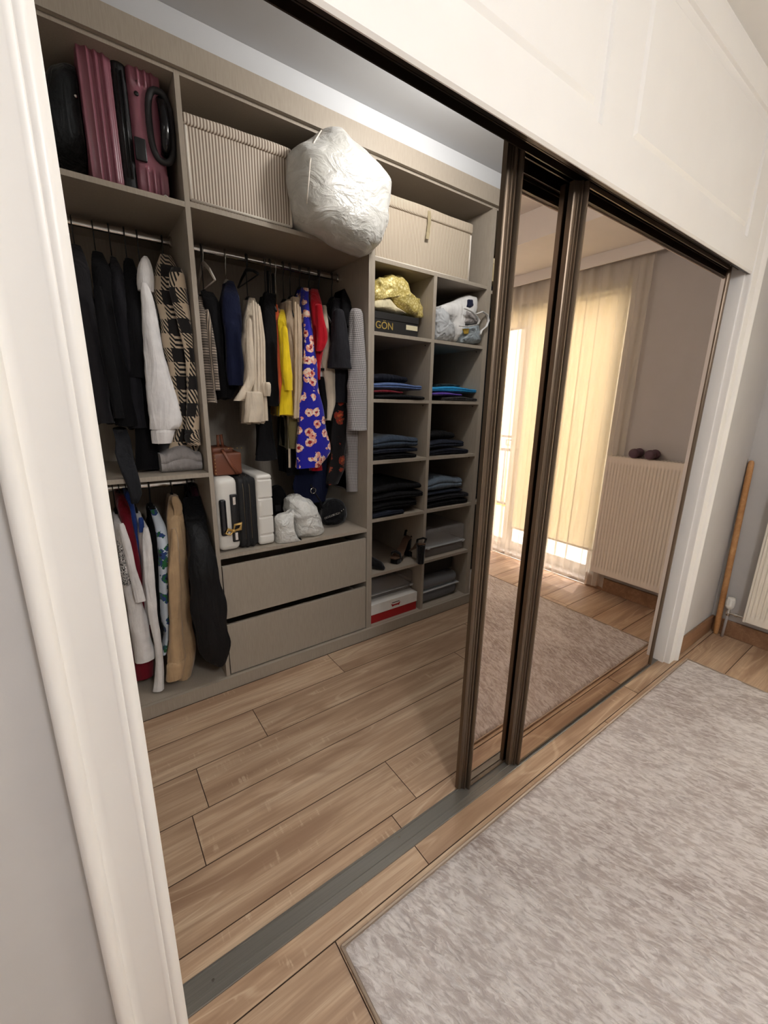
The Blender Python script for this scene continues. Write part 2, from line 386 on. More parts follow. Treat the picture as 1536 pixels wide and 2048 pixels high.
# ---------------------------------------------------------------- white panel over the doors
PY, PYB = -0.055, -0.0465
def upper_panel():
    root = thing('overhead_panel', 'white lacquered panel with raised fields above the sliding mirror doors', 'panel', (1.47, PYB, 1.975))
    x0, x1, z0, z1 = 0.2195, 2.7245, 1.975, 2.603
    lz0, lz1 = az(1195, 243, PY), 2.505
    A = (0.345, ax(1235, 0, PY)); B = (ax(1258, 281, PY), ax(1495.6, 470, PY))
    xs = [x0, A[0], A[1], B[0], B[1], x1]; zs_ = [z0, lz0, lz1, z1]
    m = MB(); ids = {}
    e = 0.0055
    def vi(x, y, z):
        k = (round(x, 5), round(y, 5), round(z, 5))
        if k not in ids: ids[k] = m.add([k], [])
        return ids[k]
    X = lambda i: xs[i]+(e if i == 0 else (-e if i == 5 else 0)); Z = lambda j: zs_[j]+(e if j == 0 else (-e if j == 3 else 0))
    for i in range(5):
        for j in range(3):
            if i in (1, 3) and j == 1: continue
            m.f.append((vi(X(i), PY, Z(j)), vi(X(i+1), PY, Z(j)), vi(X(i+1), PY, Z(j+1)), vi(X(i), PY, Z(j+1))))
    # chamfered rim and back
    ro = [(0, 0), (1, 0), (2, 0), (3, 0), (4, 0), (5, 0), (5, 1), (5, 2), (5, 3), (4, 3), (3, 3), (2, 3), (1, 3), (0, 3), (0, 2), (0, 1)]
    for a, c in zip(ro, ro[1:]+ro[:1]):
        p = [vi(X(a[0]), PY, Z(a[1])), vi(X(c[0]), PY, Z(c[1])), vi(xs[c[0]], PY+e, zs_[c[1]]), vi(xs[a[0]], PY+e, zs_[a[1]])]
        q = [p[3], p[2], vi(xs[c[0]], PYB, zs_[c[1]]), vi(xs[a[0]], PYB, zs_[a[1]])]
        m.f += [tuple(p), tuple(q)]
    m.f.append(tuple(vi(xs[a], PYB, zs_[c]) for a, c in ro))
    for (a, c) in (A, B):        # the recess around each field
        prof = [(0, PY), (0.004, PY+0.009), (0.010, PY+0.014), (0.024, PY+0.014)]
        loops = [[(a+d, y, lz0+d*1.0), (c-d, y, lz0+d), (c-d, y, lz1-d), (a+d, y, lz1-d)] for d, y in prof]
        for p, q in zip(loops, loops[1:]):
            for k in range(4): m.f.append((vi(*p[k]), vi(*p[(k+1) % 4]), vi(*q[(k+1) % 4]), vi(*q[k])))
        m.f.append(tuple(vi(*p) for p in loops[-1]))
    m.build('panel_frame', M_LACQ, root)
    for (a, c) in (A, B):
        f = MB(); d = 0.0245; lo = PY+0.0138
        lo_ = [(a+d, lo, lz0+d), (c-d, lo, lz0+d), (c-d, lo, lz1-d), (a+d, lo, lz1-d)]
        d2 = d+0.020; mid = [(a+d2, PY+0.002, lz0+d2), (c-d2, PY+0.002, lz0+d2), (c-d2, PY+0.002, lz1-d2), (a+d2, PY+0.002, lz1-d2)]
        k = f.add(lo_+mid, [(0,1,5,4),(1,2,6,5),(2,3,7,6),(3,0,4,7),(4,5,6,7),(3,2,1,0)])
        f.build('raised_field', M_LACQ, root)
upper_panel()

# ---------------------------------------------------------------- tracks and sliding doors
t = thing('door_head_track', 'dark bronze double track under the white panel that the doors hang in', 'track', (1.47, 0.0, 2.0))
b = MB(); b.prism([(-.032,2.002),(-.024,2.002),(-.024,1.996),(-.021,1.996),(-.021,2.004),(-.006,2.004),(-.006,1.998),(-.003,1.998),(-.003,2.03),(.030,2.03),(.030,2.006),(.0335,2.006),(.0335,2.058),(.0845,2.058),(.0845,2.066),(-.032,2.066)], 'x', 0.237, 2.71)
b.build('track_profile', M_BRONZE_D, t)
ft = thing('floor_track', 'brushed metal double floor track running along the sill of the closet opening', 'track', (1.47, 0.03, 0.0))
bx('cover_strip', M_BRONZE_D, 0.2195, 2.7245, -0.0463, -0.0325, 1.9785, 2.12, t)
b = MB(); b.prism([(-.0065,0.0005),(-.0065,.0040),(-.0055,.0050),(-.0035,.0050),(-.0030,.003),(.018,.003),(.0185,.0055),(.0215,.0055),(.022,.003),(.056,.003),(.0565,.006),(.0595,.006),(.060,.003),(.0634,.0025),(.0634,.0005)], 'x', 0.2335, 2.7125)
b.build('track_profile', M_TRACK, ft)
for u, v in ((426, 1960), (799, 1674.5)):
    p = at(u, v, z=0.004); b = MB(); b.lathe([(0.0038, 0.003), (0.0038, 0.0036), (0.003, 0.0046), (0.0008, 0.0046), (0.0006, 0.0038)], (p[0], p[1], 0), n=12); b.build('screw', M_CHROME, ft, smooth=True, auto=40)

def door(name, label, x0, x1, yf, ztop):
    r = thing(name, label, 'door', ((x0+x1)/2, yf+0.02, 0.0055)); z0 = 0.0062
    def stile(xa, s, k=1.0):
        prof = [(0, .038), (0, .026), (.003, .022), (.006, .020), (.010, .0185), (.013, .0185), (.0135, .0165), (.018, .0150), (.0185, .0085), (.021, .0080), (.0235, .0085), (.024, .0135), (.028, .0135), (.030, .003), (.0325, -.0015), (.037, -.002), (.039, 0.002), (.0405, .012), (.0405, .038)]
        pl = [(xa+s*px*k, yf+py) for px, py in prof]
        b = MB(); b.prism(pl if s > 0 else pl[::-1], 'z', z0, ztop); return b.build('stile', M_BRONZE, r, smooth=True, auto=30)
    stile(x0, 1); stile(x1, -1, 2.1)
    bx('top_rail', M_BRONZE, x0+.041, x1-.0855, yf+.004, yf+.030, ztop-.012, ztop, r)
    bx('bottom_rail', M_BRONZE, x0+.041, x1-.0855, yf+.004, yf+.030, z0, z0+.007, r)
    bx('mirror_pane', M_MIRROR, x0+.041, x1-.0855, yf+.006, yf+.010, z0+.0072, ztop-.0122, r)
    bx('backing_sheet', M_BRONZE_D, x0+.041, x1-.0855, yf+.0102, yf+.023, z0+.0072, ztop-.0122, r)
    bx('edge_strip', M_BRONZE, x0-.0015, x0-.0001, yf+.022, yf+.037, z0, ztop, r)
door('sliding_mirror_door', 'front bronze mirror door on the right, reflecting the radiator', 1.4185, 2.700, -0.004, 1.997)
door('sliding_mirror_door', 'rear bronze mirror door at middle, slid open behind the front door', 1.1755, 2.46, 0.0335, 2.05)

# ---------------------------------------------------------------- wardrobe units
F0, F1, FB = 1.1003, 1.1203, 1.72
TH = 0.018
bx('plinth', M_LAM, -0.12, 2.99, F0, F0+0.018, 0.0005, 0.066); tag(bpy.data.objects['plinth'], 'long beige kickboard at the floor under all the closet units', 'plinth')
bx('fascia', M_LAM, -0.12, 2.99, F0, F0+0.018, 2.505, 2.588); tag(bpy.data.objects['fascia'], 'long beige board along the top of all the closet units', 'fascia')
def unit(name, label, x0, x1, shelves, left=True, right=True, back=True):
    r = thing(name, label, 'cabinet', ((x0+x1)/2, 1.42, 0.0))
    if left: bx('side_panel', M_LAM, x0, x0+TH, F1, FB, 0.0005, 2.51, r)
    if right: bx('side_panel', M_LAM, x1-TH, x1, F1, FB, 0.0005, 2.51, r)
    a = x0+(TH if left else 0)+0.0003; c = x1-(TH if right else 0)-0.0003
    bx('back_panel', M_LAM, a, c, FB-0.006, FB, 0.048, 2.51, r)
    bx('top_panel', M_LAM, a, c, F1+0.0005, FB-0.0065, 2.5105-TH, 2.5105, r)
    bx('bottom_panel', M_LAM, a, c, F1+0.0005, FB-0.0065, 0.048, 0.066, r)
    for zt in shelves: bx('shelf', M_LAM, a, c, F1+0.0005, FB-0.0065, zt-TH, zt, r)
    return r, a, c
U1, a1, c1 = unit('hanging_unit', 'beige two-tier hanging closet unit at the left end', -0.12, 0.6408, [2.103, 1.0833], right=False)
U2, a2, c2 = unit('drawer_unit', 'beige closet unit with a hanging rail over two wide drawers', 0.6411, 1.4832, [2.1077, 0.6957])
U3, a3, c3 = unit('cubby_unit', 'beige cubbyhole unit of two columns beside the drawers', 1.4836, 2.3403, [2.0868])
U4, a4, c4 = unit('end_unit', 'beige end unit seen as a sliver beside the mirror door', 2.3407, 2.99, [2.068, 0.744])
XC0, XC1 = 1.8935, 1.9161
bx('divider_panel', M_LAM, XC0, XC1, F1+0.0005, FB-0.0065, 0.0663, 2.0868-TH-0.0003, U3)
CUB = [1.7467, 1.4119, 1.0788, 0.744, 0.405]
for zt in CUB:
    bx('shelf', M_LAM, a3, XC0-0.0003, F1+0.0005, FB-0.0065, zt-TH, zt, U3)
    bx('shelf', M_LAM, XC1+0.0003, c3, F1+0.0005, FB-0.0065, zt-TH, zt, U3)
def rail(par, x0, x1, z, y=1.42):
    b = MB(); n = 16
    b.loft([[(x, y+0.0075*math.cos(q), z+0.015*math.sin(q)) for q in np.linspace(0, 2*PI, n, endpoint=False)] for x in (x0, x1)])
    o = b.build('hanging_rail', M_CHROME, par, smooth=True, auto=60)
    for x in (x0, x1-0.008):
        b = MB(); b.loft([[(xx, y+0.012*math.cos(q), z+0.022*math.sin(q)) for q in np.linspace(0, 2*PI, n, endpoint=False)] for xx in (x-0.0002, x+0.0082)]); b.build('rail_socket', M_CHROME, o, smooth=True, auto=60)
RZ1 = az(250, 465, 1.42); RZ2 = az(540, 527, 1.42); RZ3 = az(336, 967, 1.42)
rail(U1, a1+0.0005, 0.640, RZ1); rail(U2, a2, c2, RZ2); rail(U1, a1+0.0005, 0.640, RZ3)
for (zb, zt) in ((0.3735, 0.640), (0.0725, 0.339)):
    d = bx('drawer_front', M_LAM, a2+0.004, c2-0.004, F1-0.001, F1+0.017, zb, zt, U2, c=0.001)
    b = MB(); xa, xb, ya, yb, za, zz, w = a2+0.02, c2-0.02, F1+0.0175, 1.68, zb+0.012, zt-0.05, 0.014
    b.prism([(xa, ya), (xb, ya), (xb, yb), (xb-w, yb), (xb-w, ya+w), (xa+w, ya+w), (xa+w, yb), (xa, yb)], 'z', za, zz); b.build('drawer_box', M_LAM, U2)
# little shelf-pin holes' caps in the cubby panels
for zt in CUB[:3]:
    for x in (XC0-0.0045, c3-0.0045):
        b = MB(); b.lathe([(0.003, 0), (0.003, 0.0042)], (x, F1+0.05, zt-TH-0.012), 'x', 8); b.build('shelf_pin', M_BRONZE_D, U3)

# ---------------------------------------------------------------- bedroom things
MY = 0.0
def atm(u, v, x=None, z=None):
    """point of the bedroom that the front mirror shows at pixel (u, v)"""
    d = (CR*(u-768)/FPX - CU*(v-1024)/FPX + CF)*np.array([1, -1, 1]); c = CAMP.copy(); c[1] = 2*MY-c[1]
    i, val = (0, x) if x is not None else (2, z)
    return c+(val-c[i])/d[i]*d

RUGA = math.radians(70)
def rug_mat():
    t = NT('rug_pile'); v = t.coord('Object')
    def along(sx, sy):          # turned so that x runs along the carved ridges, then stretched
        m2 = t.node('ShaderNodeMapping'); m2.inputs['Scale'].default_value = (sx, sy, sx); t.link(t.coord('Object', rot=(0, 0, RUGA)), m2.inputs['Vector']); return m2.outputs['Vector']
    fine = t.noise(along(30, 95), 1.0, 4, 0.6, 0.8); mid_ = t.noise(along(5, 13), 1.2, 4, 0.65, 0.5)
    patch = t.noise(v, 1.7, 5, 0.6, 0.6)
    c1 = t.ramp(patch, [(0.36, rgb(174, 160, 154)), (0.50, rgb(202, 191, 186)), (0.66, rgb(217, 207, 203))])
    m = t.math('ADD', t.math('MULTIPLY', fine, 0.75), t.math('MULTIPLY', mid_, 0.35))
    c2 = t.mix(t.ramp(m, [(0.47, (0, 0, 0, 1)), (0.63, (1, 1, 1, 1))]), t.mix(0.26, c1, rgb(130, 114, 107)), t.mix(0.50, c1, rgb(244, 239, 236)))
    t.color(c2); t.bump(t.math('ADD', m, t.math('MULTIPLY', t.noise(v, 420, 2), 0.15)), 0.9, 0.012)
    return t.set(0.95, 0, 0.1, Sheen_Weight=0.2).m
RX0, RX1, RY0, RY1 = 0.5905, 2.868, -1.78, -0.0965
rug = thing('rug', 'large greyish beige carved pile rug on the oak floor', 'rug', ((RX0+RX1)/2, (RY0+RY1)/2, 0.0003))
b = MB(); nx, ny = 420, 310
gx = np.linspace(RX0+0.006, RX1-0.006, nx); gy = np.linspace(RY0+0.006, RY1-0.006, ny)
V_ = []
for j, y in enumerate(gy):
    for i, x in enumerate(gx):
        ca, sa = math.cos(RUGA), math.sin(RUGA); q = Vector(((x*ca-y*sa)*16, (x*sa+y*ca)*48, 0.0)); e = min(i, nx-1-i, j, ny-1-j)
        h = 0.0075+0.0055*max(-0.4, noise.noise(q)+0.5*noise.noise(q*2.1)+0.6*noise.noise(Vector((x*4, y*4, 3))))
        V_.append((x, y, h*min(1, (e+0.6)/2.5)+0.001))
F_ = [(j*nx+i, j*nx+i+1, (j+1)*nx+i+1, (j+1)*nx+i) for j in range(ny-1) for i in range(nx-1)]
b.add(V_, F_); M_RUG = rug_mat(); o = b.build('pile', M_RUG, rug, smooth=True); o['kind'] = 'stuff'
b = MB(); b.box(RX0+0.004, RX1-0.004, RY0+0.004, RY1-0.004, 0.0005, 0.003); b.build('backing', plain('rug_backing', rgb(150, 134, 120), 0.95), rug)
M_BIND = plain('rug_binding', rgb(196, 176, 156), 0.9, grain=0.3, gscale=500)
for p, q in (((RX0, RY0), (RX1, RY0)), ((RX0, RY1), (RX1, RY1)), ((RX0, RY0), (RX0, RY1)), ((RX1, RY0), (RX1, RY1))):
    b = MB(); b.tube([(p[0], p[1], 0.0042), (q[0], q[1], 0.0042)], 0.0036, 8); b.build('binding', M_BIND, rug, smooth=True)

# radiator
XR, RYa, RYb, RZa, RZb = 3.290, -0.209, -0.730, 0.1575, 1.055
rad = thing('radiator', 'white ribbed panel radiator on the right wall beside the curtain', 'radiator', (3.34, (RYa+RYb)/2, RZa))
b = MB(); ncol = 23*8+1; ysr = np.linspace(RYa-0.014, RYb+0.014, ncol)
rows = [(RZa+0.002, 0, .006), (RZa+0.006, 0, 0), (RZa+0.040, 0, 0), (RZa+0.052, .6, 0), (RZa+0.062, 1, 0), (RZb-0.060, 1, 0), (RZb-0.050, .6, 0), (RZb-0.040, 0, 0), (RZb-0.006, 0, 0), (RZb-0.002, 0, .006)]
ver = []
for z, a, dx in rows:
    for k, y in enumerate(ysr):
        w = 0.5-0.5*math.cos(2*PI*(k/8)); w = min(1, max(0, (w-0.2)/0.6))
        ver.append((XR+dx+a*0.007*w, y, z))
fac = [(j*ncol+i, j*ncol+i+1, (j+1)*ncol+i+1, (j+1)*ncol+i) for j in range(len(rows)-1) for i in range(ncol-1)]
k = b.add(ver, fac)
# back of the pressed sheet
kb = b.add([(XR+0.014, RYa-0.014, RZa+0.002), (XR+0.014, RYb+0.014, RZa+0.002), (XR+0.014, RYb+0.014, RZb-0.002), (XR+0.014, RYa-0.014, RZb-0.002)], [(0, 1, 2, 3)])
b.build('front_panel', M_RAD, rad, smooth=True, auto=45)
for y0, y1 in ((RYa-0.0135, RYa), (RYb, RYb+0.0135)): bx('side_cover', M_RAD, XR+0.004, 3.380, y0, y1, RZa, RZb-0.004, rad, c=0.002)
b = MB(); b.box(XR+0.0005, 3.380, RYb, RYa, RZb-0.0038, RZb, 0.001); tg = b.build('top_grille', M_RAD, rad)
for i in range(22):
    y = RYb+0.03+i*(RYa-RYb-0.06)/21
    for xx in (3.305, 3.343): bx('slot', M_BLACK, xx, xx+0.030, y-0.004, y+0.004, RZb-0.0002, RZb+0.0001, tg)
bx('rear_panel', M_RAD, 3.355, 3.369, RYb+0.0137, RYa-0.0137, RZa+0.002, RZb-0.005, rad)
VX, VYY = 3.335, -0.128
b = MB(); b.lathe([(0.012, 0.196), (0.016, 0.200), (0.0215, 0.212), (0.0225, 0.222), (0.0200, 0.262), (0.0185, 0.270), (0.012, 0.273), (0.0005, 0.274)], (VX, VYY, 0), n=20); vh = b.build('valve_head', M_WHITEP, rad, smooth=True, auto=50)
for k in range(10):
    a = k/10*2*PI; b = MB(); b.tube([(VX+0.0222*math.cos(a), VYY+0.0222*math.sin(a), 0.224), (VX+0.0202*math.cos(a), VYY+0.0202*math.sin(a), 0.258)], 0.0016, 6); b.build('grip_rib', M_WHITEP, vh, smooth=True)
b = MB(); b.lathe([(0.008, 0.150), (0.011, 0.155), (0.011, 0.175), (0.009, 0.180), (0.009, 0.1955)], (VX, VYY, 0), n=14); b.build('valve_body', M_CHROME, rad, smooth=True, auto=50)
b = MB(); b.tube([(VX, VYY-0.008, 0.170), (VX, VYY-0.03, 0.170), (VX, VYY-0.031, 0.170), (VX, VYY-0.048, 0.170), (VX, VYY-0.049, 0.170), (VX, RYa+0.0002, 0.170)], [0.007, 0.007, 0.011, 0.011, 0.007, 0.007], 10); b.build('valve_union', M_CHROME, rad, smooth=True, auto=50)
pf = at(1452, 1266, z=0.0)
b = MB(); b.tube([(VX, VYY, 0.152), (VX+0.003, VYY+0.002, 0.08), (VX+0.006, VYY+0.004, 0.001)], 0.0075, 10); b.build('supply_pipe', plain('grey_pipe', rgb(168, 160, 156), 0.4), rad, smooth=True)

# dumbbells on the radiator
M_DB = plain('purple_vinyl', rgb(92, 66, 78), 0.55, grain=0.3, gscale=200)
for n_, (u, v, lab) in enumerate(((1268, 913, 'purple dumbbell on the radiator, nearer the curtain'), (1300, 917, 'purple dumbbell on the radiator, nearer the mirror edge'))):
    p = atm(u, v, x=3.285); y = float(p[1]); r = 0.033; zc = RZb+r+0.0005
    d = thing('dumbbell', lab, 'dumbbell', (3.33, y, RZb+0.0003), 'dumbbells on the radiator')
    for xa in (3.268, 3.340):
        b = MB(); b.lathe([(0.010, xa), (0.024, xa+0.001), (0.0305, xa+0.006), (r, xa+0.014), (r, xa+0.024), (0.0305, xa+0.032), (0.024, xa+0.037), (0.010, xa+0.038)], (0, y, zc), 'x', 16); b.build('weight_head', M_DB, d, smooth=True, auto=60)
    b = MB(); b.lathe([(0.012, 3.306), (0.0135, 3.323), (0.012, 3.340)], (0, y, zc), 'x', 12); b.build('grip', M_DB, d, smooth=True)

# wooden pole in the corner
p0 = np.array([3.350, -0.088, 0.0005]); p1 = np.array([3.371, -0.0585, 1.106])
b = MB(); q = [p0+(p1-p0)*s for s in (0, 0.012, 0.05, 0.3, 0.6, 0.96, 0.985, 0.997, 1.0)]
b.tube(q, [0.010, 0.0125, 0.0155, 0.0160, 0.0162, 0.0160, 0.0150, 0.011, 0.004], 14)
tag(b.build('wooden_pole', wood('pole_wood', rgb(190, 140, 92), rgb(164, 116, 72), rgb(206, 160, 112)), smooth=True), 'thin light wood pole leaning in the corner behind the radiator valve', 'pole')

# balcony door, blinds, sheer curtain
M_PVC = plain('white_pvc', rgb(240, 240, 238), 0.4, var=0.01)
g_ = NT('window_glass'); tr = g_.node('ShaderNodeBsdfTransparent'); gl = g_.node('ShaderNodeBsdfGlossy'); gl.inputs['Roughness'].default_value = 0.0
mx = g_.node('ShaderNodeMixShader'); mx.inputs[0].default_value = 0.06; g_.link(tr.outputs[0], mx.inputs[1]); g_.link(gl.outputs[0], mx.inputs[2]); g_.link(mx.outputs[0], g_.out.inputs['Surface']); M_GLASS = g_.m
def fabric_light(name, c, transp, transl):
    t = NT(name); t.color(c); t.set(0.95, 0, 0.05)
    tl = t.node('ShaderNodeBsdfTranslucent'); tl.inputs['Color'].default_value = c
    m1 = t.node('ShaderNodeMixShader'); m1.inputs[0].default_value = transl
    t.link(t.b.outputs[0], m1.inputs[1]); t.link(tl.outputs[0], m1.inputs[2])
    last = m1.outputs[0]
    wv_ = t.noise(t.coord('Object'), 700, 1); t.bump(wv_, 0.15, 0.001)
    if transp:
        tp = t.node('ShaderNodeBsdfTransparent'); m2 = t.node('ShaderNodeMixShader'); m2.inputs[0].default_value = transp
        t.link(last, m2.inputs[1]); t.link(tp.outputs[0], m2.inputs[2]); last = m2.outputs[0]
    t.link(last, t.out.inputs['Surface']); return t.m
M_SHEER = fabric_light('sheer_curtain_cloth', rgb(238, 232, 220), 0.52, 0.28)
M_BLIND = fabric_light('cream_blind_cloth', rgb(248, 244, 229), 0.0, 0.46)
win = MB(); fx0, fx1 = 3.50, 3.56
def frame_ring(m, y0, y1, z0, z1, w, x0, x1):
    o_ = [(y0, z0), (y1, z0), (y1, z1), (y0, z1)]; i_ = [(y0+w, z0+w), (y1-w, z0+w), (y1-w, z1-w), (y0+w, z1-w)]
    k = m.add([(x0, *p) for p in o_]+[(x0, *p) for p in i_]+[(x1, *p) for p in o_]+[(x1, *p) for p in i_], [])
    for a in range(4):
        c = (a+1) % 4
        m.f += [(k+a, k+c, k+4+c, k+4+a), (k+8+a, k+8+c, k+12+c, k+12+a), (k+a, k+c, k+8+c, k+8+a), (k+4+a, k+4+c, k+12+c, k+12+a)]
frame_ring(win, WY1+0.001, WY0-0.001, WZ0+0.001, WZ1-0.001, 0.03, fx0, fx1)
w1 = struct(win.build('window_1', M_PVC))
mid = (WY0+WY1)/2
for y0, y1 in ((WY1+0.032, mid-0.002), (mid+0.002, WY0-0.032)):
    m = MB(); frame_ring(m, y0, y1, WZ0+0.033, WZ1-0.033, 0.055, fx0-0.012, fx1-0.004); sf = m.build('window_sash', M_PVC, w1)
    bx('glass_pane', M_GLASS, fx0+0.018, fx0+0.024, y0+0.0555, y1-0.0555, WZ0+0.089, WZ1-0.089, sf)
def blind(lab, y0, y1, zb):
    r = thing('roller_blind', lab, 'blind', (3.43, (y0+y1)/2, zb), 'roller blinds behind the sheer curtain')
    bx('blind_cloth', M_BLIND, 3.4290, 3.4302, y0+0.012, y1-0.012, zb+0.012, 2.18, r)
    b = MB(); b.tube([(3.43, y0+0.008, zb+0.008), (3.43, y1-0.008, zb+0.008)], 0.009, 10); b.build('bottom_bar', M_WHITEP, r, smooth=True)
    b = MB(); b.tube([(3.455, y0+0.006, 2.185), (3.455, y1-0.006, 2.185)], 0.027, 16); b.build('roller', M_BLIND, r, smooth=True)
blind('long cream roller blind pulled almost to the floor behind the curtain', -1.523, -0.795, 0.268)
blind('short cream roller blind left high up over the bare glass', -2.40, -1.54, 2.035)
cy0, cy1 = -2.40, -0.646; n = 420
cur = MB(); cols = []
for i in range(n):
    s_ = i/(n-1); y = cy1+(cy0-cy1)*s_
    ph = s_*2*PI*17+1.3*math.sin(s_*23)
    cols.append((y, ph))
zsr = np.linspace(0.022, 2.41, 30); ver = []
for j, z in enumerate(zsr):
    q = (z-0.022)/2.388; amp = 0.024*(1.15-0.35*q)
    for y, ph in cols:
        ver.append((3.350+amp*math.tanh(2.2*math.sin(ph+0.25*math.sin(z*1.7)))*(0.8+0.25*math.sin(y*11)), y+0.006*math.sin(2*ph)*(1-q), z+(0.010*math.sin(ph*0.5) if j == 0 else 0)))
cur.add(ver, [(j*n+i, j*n+i+1, (j+1)*n+i+1, (j+1)*n+i) for j in range(29) for i in range(n-1)])
ct = thing('sheer_curtain', 'floor length sheer cream curtain hanging across the balcony window', 'curtain', (3.352, (cy0+cy1)/2, 0.03))
cur.build('curtain_cloth', M_SHEER, ct, smooth=True)
b = MB(); b.box(3.338, 3.366, cy0, cy1, 2.4105, 2.4195, 0.002); b.build('curtain_rail', M_WHITEP, ct)

# balcony outside
M_CONC = plain('balcony_tile', rgb(206, 198, 186), 0.8)
bal = bx('balcony_floor', M_CONC, 3.605, 5.0, -4.5, 2.0, -0.12, 0.0); struct(bal)
M_IRON = plain('dark_iron', rgb(60, 60, 62), 0.5, metal=0.3)
rl = thing('balcony_railing', 'dark iron balcony railing with square key pattern outside the window', 'railing', (4.9, -1.6, 0.0))
for z in (0.06, 0.80, 0.98): bx('rail_bar', M_IRON, 4.88, 4.91, -4.4, 1.9, z, z+0.03, rl)
for i in range(53): bx('baluster', M_IRON, 4.888, 4.902, -4.38+i*0.12, -4.366+i*0.12, 0.09, 0.80, rl)
for i in range(26):
    y = -4.3+i*0.24; b = MB(); w = 0.012; P_ = [(y, .83), (y+.16, .83), (y+.16, .95), (y+.05, .95), (y+.05, .88), (y+.105, .88)]
    out = []
    for (a0, b0), (a1, b1) in zip(P_, P_[1:]): b.box(4.889, 4.901, min(a0, a1)-w/2, max(a0, a1)+w/2, min(b0, b1)-w/2, max(b0, b1)+w/2)
    o = b.build('key_motif', M_IRON, rl)
M_FAC = plain('cream_facade', rgb(226, 212, 186), 0.9); M_YEL = plain('yellow_panel', rgb(240, 205, 40), 0.7); M_DGL = plain('dark_window_glass', rgb(70, 78, 88), 0.15)
bl = thing('apartment_building', 'cream apartment building across the street seen through the curtain', 'building', (19, -6, -8))
bx('facade', M_FAC, 18, 26, -22, 10, -8, 5.5, bl); bx('roof_slab', plain('roof_tile', rgb(170, 120, 96), 0.8), 17.6, 26.4, -22.4, 10.4, 5.5, 5.9, bl)
for i in range(8):
    for z in (-6.2, -3.2, -0.2, 2.8):
        y = -20+i*3.7; f = bx('window', M_PVC, 17.93, 18.0, y, y+1.5, z, z+1.5, bl); bx('pane', M_DGL, 17.91, 17.929, y+0.1, y+0.7, z+0.1, z+1.4, f); bx('pane', M_DGL, 17.91, 17.929, y+0.8, y+1.4, z+0.1, z+1.4, f)
for z in (-3.6, -0.6): bx('balcony_front', M_YEL if z < -1 else M_FAC, 16.8, 17.92, -18, 4, z-0.9, z, bl)

# ---------------------------------------------------------------- cloth patterns
def uv_axes(t):
    uv = t.node('ShaderNodeTexCoord'); sp = t.node('ShaderNodeSeparateXYZ'); t.link(uv.outputs['UV'], sp.inputs[0]); return sp.outputs[0], sp.outputs[1]
def fr(t, a, p, thr, off=0.0):
    return t.math('LESS_THAN', t.math('FRACT', t.math('ADD', t.math('DIVIDE', a, p), off+50.0)), thr)
def finish(t, rough=0.9):
    v = t.coord('Object'); t.bump(t.math('ADD', t.noise(v, 22, 3), t.math('MULTIPLY', t.noise(v, 700, 1), 0.1)), 0.35, 0.01)
    return t.set(rough, 0, 0.15, Sheen_Weight=0.2).m
def buffalo():
    t = NT('black_cream_check_wool'); u, v = uv_axes(t)
    a = fr(t, u, 0.10, 0.5, 0.2); b = fr(t, v, 0.11, 0.5); d = fr(t, t.math('ADD', u, t.math('MULTIPLY', v, 0.8)), 0.0155, 0.5)
    s = t.math('ADD', a, b); half = t.math('MULTIPLY', t.math('COMPARE', s, 1.0), d); full = t.math('GREATER_THAN', s, 1.5)
    t.color(t.mix(t.math('MAXIMUM', half, full), rgb(204, 184, 158), rgb(40, 37, 36))); return finish(t)
def glen():
    t = NT('glen_plaid_wool'); u, v = uv_axes(t)
    a = fr(t, u, 0.06, 0.55); b = fr(t, v, 0.07, 0.5); fu = fr(t, u, 0.011, 0.5); fv = fr(t, v, 0.011, 0.5)
    c1 = t.mix(t.math('MULTIPLY', fu, 0.8), rgb(176, 160, 142), rgb(40, 36, 36)); c2 = t.mix(t.math('MULTIPLY', fv, 0.8), rgb(170, 154, 138), rgb(46, 42, 40))
    c = t.mix(a, c1, c2); t.color(t.mix(t.math('MULTIPLY', t.math('MULTIPLY', a, b), 0.5), c, rgb(60, 54, 50))); return finish(t)
def hound():
    t = NT('grey_houndstooth_wool'); u, v = uv_axes(t)
    a = fr(t, u, 0.009, 0.5); b = fr(t, v, 0.009, 0.5)
    t.color(t.mix(t.math('ADD', t.math('MULTIPLY', a, 0.35), t.math('MULTIPLY', b, 0.5)), rgb(186, 180, 178), rgb(58, 56, 58))); return finish(t)
def floral(name, base, petal, petal2, heart, scale=18, dens=0.75, thr=0.36):
    t = NT(name); v = t.coord('Object', scale=(scale, scale*0.6, scale), rnd=False)
    w = t.noise(t.coord('Object'), 60, 3); wv_ = t.node('ShaderNodeVectorMath', operation='ADD'); sc = t.math('MULTIPLY', w, 0.55)
    t.link(v, wv_.inputs[0]); t.link(sc, wv_.inputs[1])
    vo = t.node('ShaderNodeTexVoronoi'); vo.inputs['Scale'].default_value = 1.0; vo.inputs['Randomness'].default_value = 0.9; t.link(wv_.outputs[0], vo.inputs['Vector'])
    sp = t.node('ShaderNodeSeparateXYZ'); t.link(vo.outputs['Color'], sp.inputs[0])
    keep = t.math('LESS_THAN', sp.outputs[0], dens)
    d = t.math('ADD', vo.outputs['Distance'], t.math('MULTIPLY', t.math('SUBTRACT', w, 0.5), 0.3))
    pet = t.math('MULTIPLY', t.math('LESS_THAN', d, thr), keep); hrt = t.math('MULTIPLY', t.math('LESS_THAN', d, thr*0.42), keep)
    pc = t.mix(t.math('GREATER_THAN', t.noise(v, 3.5, 2), 0.5), petal, petal2)
    c = t.mix(hrt, t.mix(pet, base, pc), heart); t.color(c); return finish(t, 0.7)
M_BUF, M_GLEN, M_HND = buffalo(), glen(), hound()
